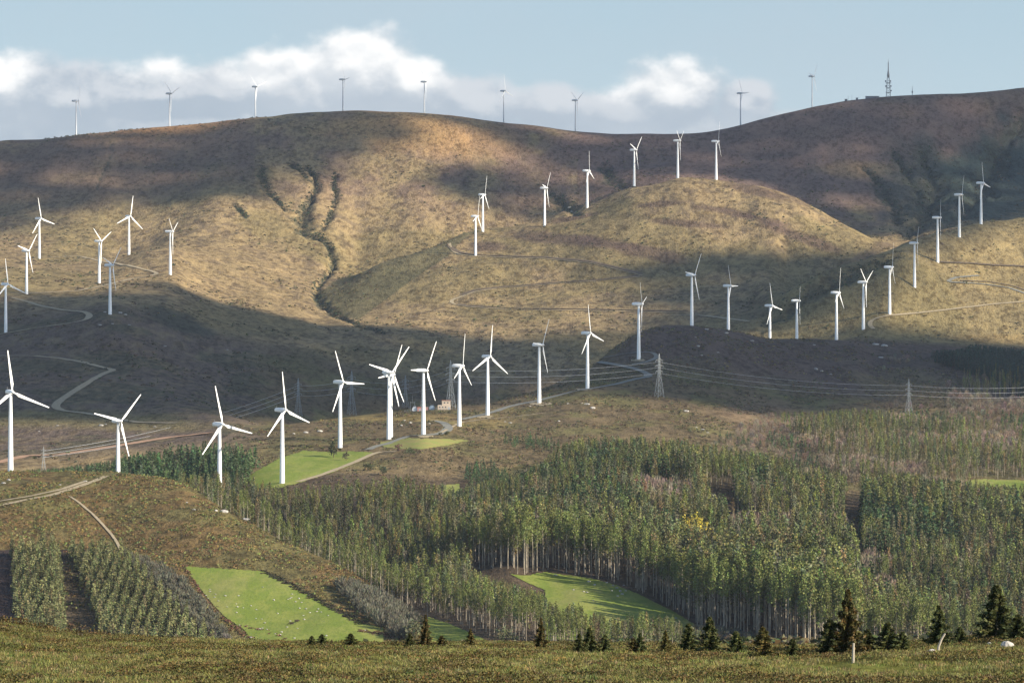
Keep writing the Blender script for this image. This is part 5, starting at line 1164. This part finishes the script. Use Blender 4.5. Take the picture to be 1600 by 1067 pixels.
r_ = tag(empty('switchgear_hut', P_at(655, 1)), 'small pinkish hut between the transformers', 'hut'); bm = bmesh.new(); box(bm, (0, 0, 1.3), (3.2, 2.6, 3.4)); w_ = bm_obj('wall', bm, M_pinkw, r_); bm = bmesh.new(); box(bm, (0, 0, 3.1), (3.6, 3, .2)); bm_obj('roof', bm, M_red, r_); bm = bmesh.new(); box(bm, (.5, -1.33, .9), (.9, .08, 1.9)); bm_obj('door', bm, M_dark, w_)
r_ = tag(empty('switchgear_hut', P_at(666, 3)), 'low rosy hut close beside the blue grey transformer', 'hut'); bm = bmesh.new(); box(bm, (0, 0, 1.0), (3.0, 2.4, 2.6)); w_ = bm_obj('wall', bm, M_pinkw, r_); bm = bmesh.new(); box(bm, (0, 0, 2.4), (3.4, 2.8, .18)); bm_obj('roof', bm, M_cream, r_)
for u, lab in ((644.5, 'steel busbar gantry left of the pale transformer'), (661, 'steel busbar gantry between the pink huts')):
    b = P_at(u, 5); r_ = tag(empty('busbar_gantry', b), lab, 'gantry', 'substation gantries'); 
    for s in (-1, 1): bm = bmesh.new(); strut(bm, (s * 1.8, 0, -.5), (s * 1.8, 0, 7.5), .14); bm_obj('post', bm, M_steel, r_)
    bm = bmesh.new(); strut(bm, (-1.8, 0, 6.8), (1.8, 0, 6.8), .14); strut(bm, (0, 0, 6.8), (0, 0, 12), .10); bm_obj('beam', bm, M_steel, r_)
pa, pb = P_at(632, -4), P_at(712, -4); r_ = tag(empty('security_fence', (pa + pb) / 2), 'pale wire fence along the front of the substation', 'fence'); c0 = (pa + pb) / 2
bm = bmesh.new(); 
for k in range(17):
    t = k / 16; p = P_at(632 + 80 * t, -4) - c0; strut(bm, p, p + np.array([0, 0, 2.0]), .07)
bm_obj('posts', bm, M_steel, r_); bm = bmesh.new()
for zz in (.4, 1.0, 1.6, 1.95):
    for k in range(16): strut(bm, P_at(632 + 5 * k, -4) - c0 + np.array([0, 0, zz]), P_at(637 + 5 * k, -4) - c0 + np.array([0, 0, zz]), .03)
bm_obj('wire_mesh', bm, M_steel, r_)

# ------------------------------------------------------------------ rocks
def rock_mesh(seed, fl=0.6, sub=3):
    r = np.random.default_rng(seed); bm = bmesh.new(); bmesh.ops.create_icosphere(bm, subdivisions=sub, radius=1)
    cuts = r.normal(size=(7, 3)); cuts /= np.linalg.norm(cuts, axis=1)[:, None]; dd = r.uniform(.55, .85, 7)
    for v in bm.verts:
        p = np.array(v.co)
        for c, d in zip(cuts, dd):
            q_ = p @ c
            if q_ > d: p = p - c * (q_ - d) * .92
        p *= 1 + .07 * math.sin(p[0] * 7 + seed) * math.cos(p[1] * 6 + seed); v.co = (p[0], p[1], p[2] * fl)
    me = bpy.data.meshes.new('boulder'); bm.to_mesh(me); bm.free(); me.materials.append(M_rock); return me
RK = [rock_mesh(s, f_) for s, f_ in zip(range(8), (.6, .75, .5, .8, .65, .45, .7, .55))]
def put_rock(u, v, wpx, lab, gr=None, Y0=1400, Y1=4800, name='boulder', k=None, hs=1.0, emb=.25):
    b = hit(u, v, Y0, Y1); s_ = wpx * b[1] / F / 2; o = link_mesh(name, RK[(k if k is not None else int(u)) % 8]); o.location = (b[0], b[1], b[2] + s_ * .5 * hs * (1 - emb) * .6 + (.28 if name == 'stone' else 0))
    o.scale = (s_, s_ * .8, s_ * hs); o.rotation_euler = (0, 0, R.uniform(-.6, .6)); tag(o, lab, 'rock', gr); return o
ROCKS = [(1368, 539, 12, 'big grey outcrop on the dark hill right of its last turbine'), (1382, 541, 11, 'grey slab joined to the right of the big outcrop'), (1376, 559, 9, 'small grey rock below the big outcrop'),
 (917, 632, 10, 'white boulder, left of the pair below the road bend'), (926, 638, 9, 'white boulder, right of the pair below the road bend'), (909, 630, 4, 'small pale stone left of the white boulder pair'), (1072, 643, 10, 'white flat boulder on the heath below the lattice pylon'),
 (1087, 527, 4, 'small round pale rock high on the dark hill'), (1091, 541, 6, 'pale rock in the middle of the dark hill'), (1096, 555, 5, 'lowest pale rock of the three on the dark hill'), (1122, 551, 5, 'split pale rock right of the three on the dark hill'), (1104, 515, 7, 'flat pale slab near the top of the dark hill'), (1135, 521, 8, 'flat grey slab below the level bladed turbine'), (1175, 533, 7, 'flat grey rock left of the partly sunk turbines'),
 (1275, 577, 7, 'pale rock above the power line on the dark hill, left'), (1284, 580, 6, 'pale rock above the power line on the dark hill, right'), (1298, 585, 5, 'small pale rock just above the power line'), (1272, 539, 5, 'tiny pale rock under the crest turbines'),
 (797, 661, 7, 'white stone on the heath right of the footpath'), (789, 659, 4, 'smaller white stone beside the heath footpath'), (873, 658, 5, 'pale stone on the ridge heath below the pad'), (828, 635, 4, 'tiny pale stone near the turbine pad'), (887, 631, 5, 'pale stone right of the turbine pad'),
 (1098, 671, 6, 'pale stone in the rubble above the forest'), (1106, 676, 5, 'pale stone at the lower end of the rubble above the forest'), (1088, 668, 4, 'small stone at the top of the rubble above the forest'),
 (158, 665, 8, 'white rock beside the zigzag track end'), (165, 663, 5, 'small white rock touching the one by the zigzag track'), (90, 665, 5, 'pale rock under the zigzag track'), (242, 667, 5, 'pale rock right of the heath hill turbine'), (61, 674, 4, 'tiny pale rock left of the heath hill turbine'),
 (478, 676, 8, 'pale flat rock left of the lone tree turbine'), (500, 674, 10, 'long pale rock above the lone tree'), (459, 678, 5, 'small pale rock right of the ridge field turbine'), (632, 657, 5, 'pale rock below the substation, left'), (641, 661, 6, 'pale rock below the substation, middle'), (627, 665, 5, 'pale rock below the substation, lowest'), (671, 662, 5, 'dark edged pale rock near the service road'),
 (350, 800, 14, 'pale slab on the shoulder of the heath hill'), (337, 798, 7, 'small pale slab left on the shoulder of the heath hill'), (384, 812, 12, 'tilted pale slab at the wood edge on the heath hill'), (374, 805, 6, 'narrow pale rock between the two slabs'), (303, 796, 6, 'pale stone above the slabs of the heath hill'), (292, 785, 4, 'tiny pale stone on the heath hill brow'), (133, 752, 7, 'white stone on the track of the heath hill'), (94, 757, 5, 'small white stone above the dirt track'), (5, 755, 9, 'white rock at the left edge of the heath hill'), (14, 750, 7, 'pale rock beside the white one at the left edge'), (493, 851, 6, 'pale round stone at the foot of the forest edge'),
 (164, 488, 5, 'pale rock at the foot of the shaded left turbine'), (188, 489, 7, 'pale rock pair right of the shaded left turbine'), (196, 492, 6, 'pale rock farther right of the shaded left turbine'), (156, 508, 6, 'pale rock on the dark left slope'), (176, 506, 5, 'pale rock below the shaded left turbine'), (202, 508, 5, 'pale rock lower right of the shaded left turbine'), (258, 541, 5, 'lone pale rock in the dark valley'), (355, 547, 4, 'tiny pale rock in the dark valley'),
 (890, 325, 7, 'grey rock in the shaded gully beside the spur'), (893, 331, 6, 'grey rock lower in the shaded gully')]
for u, v, w_, lab in ROCKS: put_rock(u, v, w_, lab, 'pale boulders on the hills', hs=0.7)
rs = np.random.default_rng(3)
def in_poly_pts(poly, n, r):
    A = np.array(poly, float); o_ = []
    while len(o_) < n:
        u, v = r.uniform(A[:, 0].min(), A[:, 0].max()), r.uniform(A[:, 1].min(), min(A[:, 1].max(), 995))
        if inpoly(u, v, poly): o_.append((u, v))
    return o_
ST = [(467, 935), (455, 934), (462, 940), (450, 936), (471, 941), (325, 935), (341, 939), (322, 931), (352, 931), (335, 933), (369, 944), (371, 948), (380, 950), (495, 956), (502, 956), (474, 962), (406, 983), (410, 981), (417, 983), (384, 978), (374, 977), (430, 990), (438, 992), (440, 988), (510, 993), (460, 997), (392, 996), (545, 996), (570, 985)] + in_poly_pts([(310, 905), (340, 905), (480, 930), (520, 965), (500, 985), (400, 980), (340, 945)], 26, rs)
for u, v in ST: put_rock(u, v, rs.uniform(2.4, 4.6), 'small pale stone lying in the big green sloping field', 'stones in the green field', 1400, 1900, 'stone', hs=.8)
for u, v, w_ in [(868, 899, 5), (920, 909, 6), (929, 914, 5), (912, 925, 4), (917, 926, 5), (896, 922, 4), (927, 939, 4), (958, 915, 4), (964, 919, 5), (969, 924, 6), (972, 928, 5), (978, 923, 4), (965, 932, 5), (956, 923, 3), (948, 911, 4), (1056, 966, 4), (975, 915, 4)]: put_rock(u, v, w_, 'pale rock in the green clearing below the tall trunks', 'rocks in the forest clearing', 1400, 1950, 'stone', hs=.8)
# near knoll
for u, v, w_, lab, hs in [(125, 989, 10, 'white rock poking out of the gorse on the near knoll', 1.3), (178, 996, 5, 'narrow upright white stone at the near knoll edge', 2.6), (29, 1018, 20, 'pale flat rock in the grass at the lower left', .7), (192, 1035, 6, 'tiny white stone in the near grass', .7), (1455, 1020, 22, 'grey flat boulder at the foot of the leaning post', .9),
                          (1574, 1010, 22, 'large pale boulder under the big pine at the right edge', 1.2), (1546, 1006, 8, 'small round white stone left of the large pale boulder', 1.7), (688, 1009, 8, 'low pale stone on the near crest right of the bronze fir', .7), (638, 1022, 9, 'pale stone in the grass left of centre', .6), (911, 1021, 4, 'small upright white stone at the near crest, centre', 2.2), (940, 1012 + 10, 5, 'small pale stone on the crest right of centre', 1)]:
    o = put_rock(u, v, w_, lab, None, 105, 245, 'rock', hs=hs)
M_post = mat('weathered_wood', lambda n: finish(n, n.mix(n.noise(scl(n, pos(n), (6, 6, 1)), 3, 3), (0.42, 0.37, 0.29), (0.28, 0.24, 0.18)), .9))
for u, vb, vt, lean, lab in [(1333, 1032, 1001, .02, 'weathered wooden fence post in front of the tall bronze fir'), (1465, 1020, 987, .35, 'leaning crooked fence post beside the grey flat boulder')]:
    b = hit(u, vb, 105, 245); h_ = (vb - vt) * b[1] / F; bm = bmesh.new(); pts = [(lean * t * t * h_, 0, t * h_ - (.25 if t == 0 else 0)) for t in (0, .35, .7, 1)]
    for a, c, r0, r1 in zip(pts[:-1], pts[1:], (.075, .065, .06), (.065, .06, .05)): tube(bm, a, c, r0, r1, 8)
    o = bm_obj('fence_post', bm, M_post, None, True); o.location = b; tag(o, lab, 'post')

# ------------------------------------------------------------------ cattle in the field
M_cow = mat('dark_hide', lambda n: finish(n, (0.035, 0.024, 0.018), .8))
def cow(u, v, rz, lab):
    b = hit(u, v, 1400, 1900); bm = bmesh.new(); rings = []
    for x_, zc, ry, rz_ in [(-1.0, 1.12, .10, .12), (-.95, 1.08, .27, .30), (-.5, 1.02, .36, .40), (0, .98, .40, .44), (.5, 1.02, .36, .42), (.85, 1.12, .24, .34), (1.1, 1.15, .16, .24), (1.35, 1.0, .13, .18), (1.55, .8, .12, .15), (1.75, .62, .08, .10), (1.82, .56, .03, .04)]:
        rings.append([(x_, ry * math.cos(a), zc + rz_ * math.sin(a)) for a in [2 * math.pi * i / 12 for i in range(12)]])
    loft(bm, rings)
    for lx, ly in ((.65, .2), (.65, -.2), (-.75, .2), (-.75, -.2)): tube(bm, (lx, ly, .95), (lx + (.05 if lx < 0 else 0), ly, .5), .14, .08, 8); tube(bm, (lx + (.05 if lx < 0 else 0), ly, .5), (lx, ly, 0), .07, .05, 8)
    tube(bm, (-1.0, 0, 1.2), (-1.08, 0, .45), .035, .02, 6)
    for s in (-1, 1): tube(bm, (1.42, s * .1, 1.08), (1.4, s * .3, 1.12), .06, .02, 6)
    o = bm_obj('cow', bm, M_cow, None, True); o.location = b; o.rotation_euler = (0, 0, rz); tag(o, lab, 'cow', 'cattle in the green field')
cow(455.5, 976, 3.3, 'dark grazing cow in the green field, lower of the two'); cow(463.5, 972, .4, 'dark grazing cow in the green field, upper of the two')

# ------------------------------------------------------------------ lone trees
t_ = np.random.default_rng(9)
def single(name, T, u, vb, vt, lab, cat_, Y0, Y1, bark=M_bark2, wide=1.0, lean=0.0):
    tv, tf, lv, lf, tint, h = T; b = hit(u, vb, Y0, Y1); s_ = (vb - vt) * b[1] / F / h
    e = empty(name, (b[0], b[1], b[2] - .05), t_.uniform(0, 6.28)); e.scale = (s_ * wide, s_ * wide, s_)
    link_mesh('trunk', np_mesh('trunk', tv, tf, bark, True), e); link_mesh('crown', np_mesh('crown', lv, lf, M_leaf, False, col=tint), e); tag(e, lab, cat_); return e
def t_round(r, n=520, h=10.0, w=4.0, col=(.06, .065, .03), leaf=.5):
    tv, tf = tube_np([(0, 0, -.5), (.1, 0, h * .3), (.2, 0, h * .6)], [.3, .22, .1]); cc = r.normal(size=(22, 3)) * np.array([w * .42, w * .42, h * .17]) + np.array([0, 0, h * .6])
    c = (cc[r.integers(0, 22, n)] + r.normal(0, .55, (n, 3)) * np.array([1, 1, .8])); c[:, 2] = np.clip(c[:, 2], .6, h); lv, lf = quads(c, leaf, r, .2); return tv, tf, lv, lf, jit_tint(col, n, 4, r, .25), h
single('oak_tree', t_round(t_), 521, 715, 689, 'dark round lone tree at the foot of the turbine on the ridge field', 'tree', 2000, 2450)
single('oak_tree', t_round(t_, 300, col=(.10, .075, .06)), 541, 719, 705, 'low brown bushy tree right of the dark lone tree', 'tree', 2000, 2450)
single('oak_tree', t_round(t_, 300, col=(.20, .12, .085)), 622, 708, 692, 'small pinkish brown tree beside the dull pasture', 'tree', 2000, 2450)
for u, vb, vt, lab in [(641, 713, 699, 'small dark bush in front of the dull pasture, left'), (697, 681, 672, 'small dark bush beside the service road bend'), (688, 681, 675, 'tiny dark bush left of the service road bend'), (575, 735, 722, 'dark bush below the farm track, left'), (600, 742, 728, 'dark bush below the farm track, right'), (644, 1000, 968, 'pale green round tree at the foot of the eucalyptus wood'), (790, 1008, 975, 'grey green bushy tree before the dark trunks')]:
    single('bush', t_round(t_, 260, h=5, w=2.6, col=(.07, .08, .035) if vb < 900 else (.13, .14, .07), leaf=.35), u, vb, vt, lab, 'bush', 1400, 2700)
TALL = t_eucalyptus(t_, 26, 26, lo=.42, rmax=3.2, leaf=.42)
single('eucalyptus_tree', TALL, 668, 966, 903, 'tall single eucalyptus with pale trunk at the left corner of the small grass triangle', 'eucalyptus tree', 1450, 1900, M_bark)
def t_fir(r, h=4.7, n=1900, rb=1.15, cols=((.055, .06, .02),), low=.03, dr=.35, pw=.9):
    tv, tf = tube_np([(0, 0, -.2), (0, 0, h * .4), (.03, 0, h * .98)], [.085, .06, .012], 7); t = r.uniform(0, 1, n) ** 1.2; nb = int(h * 6); tb = np.floor(t * nb) / nb; az_ = (tb * 997 % 1) * 6.283 + np.floor(r.uniform(0, 5, n)) * 1.2566 + r.normal(0, .10, n)
    q_ = r.uniform(.02, 1, n) ** .75; rad = rb * (1 - tb) ** pw * q_ * (0.8 + 0.35 * np.sin(az_ * 3 + tb * 30)); zc = h * (low + (.97 - low) * tb) - dr * rad + .22 * rad ** 2 + r.normal(0, .035, n)
    c = np.stack([rad * np.cos(az_), rad * np.sin(az_), zc], 1); lv, lf = quads(c, .085, r, .2, 1.5); ci = (np.floor(tb * nb + az_ * 2).astype(int)) % len(cols); base = np.array(cols)[ci]
    tint = np.repeat(base * (1 + r.normal(0, .25, (n, 1))), 4, axis=0); return tv, tf, lv, lf, np.clip(tint, .005, 1), h
GR = ((.080, .090, .028), (.095, .092, .030), (.062, .078, .028)); BZ = ((.13, .085, .028), (.085, .08, .025), (.10, .085, .028))
NEAR = [(665, 1008, 962, .75, BZ, 'narrow bronze fir on the near crest in front of the grass triangle'), (735, 1010, 984, .9, BZ, 'small bronze bush fir left of the grey green tree'), (845, 1013, 966, .8, BZ, 'narrow bronze and green fir on the near crest, left of centre'),
 (905, 1017, 990, 1.0, GR, 'short dark fir beside the upright white stone'), (921, 1018, 982, 1.0, GR, 'dark green fir right of the upright white stone'), (945, 1018, 994, 1.2, GR, 'low dark fir bush near the centre of the crest'), (1000, 1017, 986, .9, GR, 'small dark fir before the grass clearing'), (1040, 1018, 987, .9, BZ, 'small bronze fir below the end of the clearing'),
 (1076, 1016, 975, 1.2, GR, 'bushy dark fir below the right tip of the clearing'), (1109, 1019, 962, 1.1, GR, 'dark fir at the left end of the exposed tall trunks'), (1150, 1018, 988, 1.3, GR, 'low dark bush fir under the exposed trunks'), (1192, 1025, 980, 1.5, BZ, 'wide bronze bush fir under the exposed trunks'), (1238, 1023, 1000, 1.3, GR, 'low dark bush right of the wide bronze one'),
 (1297, 1019, 966, 1.5, GR, 'dark bushy fir left of the tall bronze fir'), (1325, 1018, 918, .8, BZ, 'tall narrow bronze fir behind the fence post'), (1356, 1013, 984, 1.5, GR, 'low green bush right of the tall bronze fir'), (1387, 1012, 972, 1.6, GR, 'dense dark round fir right of the fence post'), (1410, 1012, 988, 1.3, GR, 'low dark bush left of the leaning post fir'),
 (1467, 1006, 946, 1.0, GR, 'pointed dark fir behind the leaning post'), (1500, 1001, 980, 1.5, GR, 'low dark bush between the pointed fir and the big pine'), (1557, 997, 914, 1.05, GR, 'big dark pine with layered branches near the right edge'), (1590, 998, 960, 1.3, GR, 'dark fir at the right edge behind the pale boulder'),
 (487, 1008, 994, 1.3, GR, 'tiny dark fir in front of the green field, left'), (503, 1008, 993, 1.6, GR, 'small dark bush in front of the green field'), (548, 1009, 992, 1.6, GR, 'low dark bush in front of the green field, right'), (640, 1010, 992, 1.2, GR, 'low dark green bush left of the bronze fir'), (690, 1010, 996, 1.5, BZ, 'low rusty bush right of the bronze fir'), (990, 1016, 995, 1.2, BZ, 'tiny rusty bush at the crest centre')]
for k, (u, vb, vt, wd, cols, lab) in enumerate(NEAR):
    big = vt < 950; vt -= 6; single('fir_tree', t_fir(t_, n=6000 if big else 3800, rb=1.15 if not big else 1.25, cols=cols, dr=.35 if k % 2 else .1, pw=.75 if wd > 1 else .95), u, vb + 2, vt, lab, 'fir', 150, 246, M_bark2 if not big else M_bark, wide=wd * (1.5 if (vb - vt) > 45 else 1.9))

# low grey green brush just behind the near crest
q = scatter(243, 300, 560, 1640, 0.9, 61); vt_ = np.interp(q[:, 3], [560, 700, 850, 1000, 1100, 1250, 1300, 1420, 1480, 1640], [1012, 1012, 1012, 1010, 1004, 1008, 1008, 1004, 1002, 998]); need = (q[:, 4] - vt_) * q[:, 1] / F
gb = fbm(q[:, 0] / 2.5, q[:, 1] / 10, 3, 99); ok = (need > .3) & ~((q[:, 3] > 1530) & (q[:, 3] < 1595)) & (need < 3.2) & (gb > -.08); q = q[ok]; need = need[ok]
it = np.c_[q[:, :3], need * R.uniform(.8, 1.5, len(q)), R.uniform(0, 6.28, len(q))]
merged('brushwood', [t_shrub(tr, 90, .42, .95, c, .075) for c in [(0.09, 0.10, 0.05), (0.12, 0.12, 0.065), (0.10, 0.075, 0.03)]], it, 'grey green brushwood just behind the near crest', M_bark2)
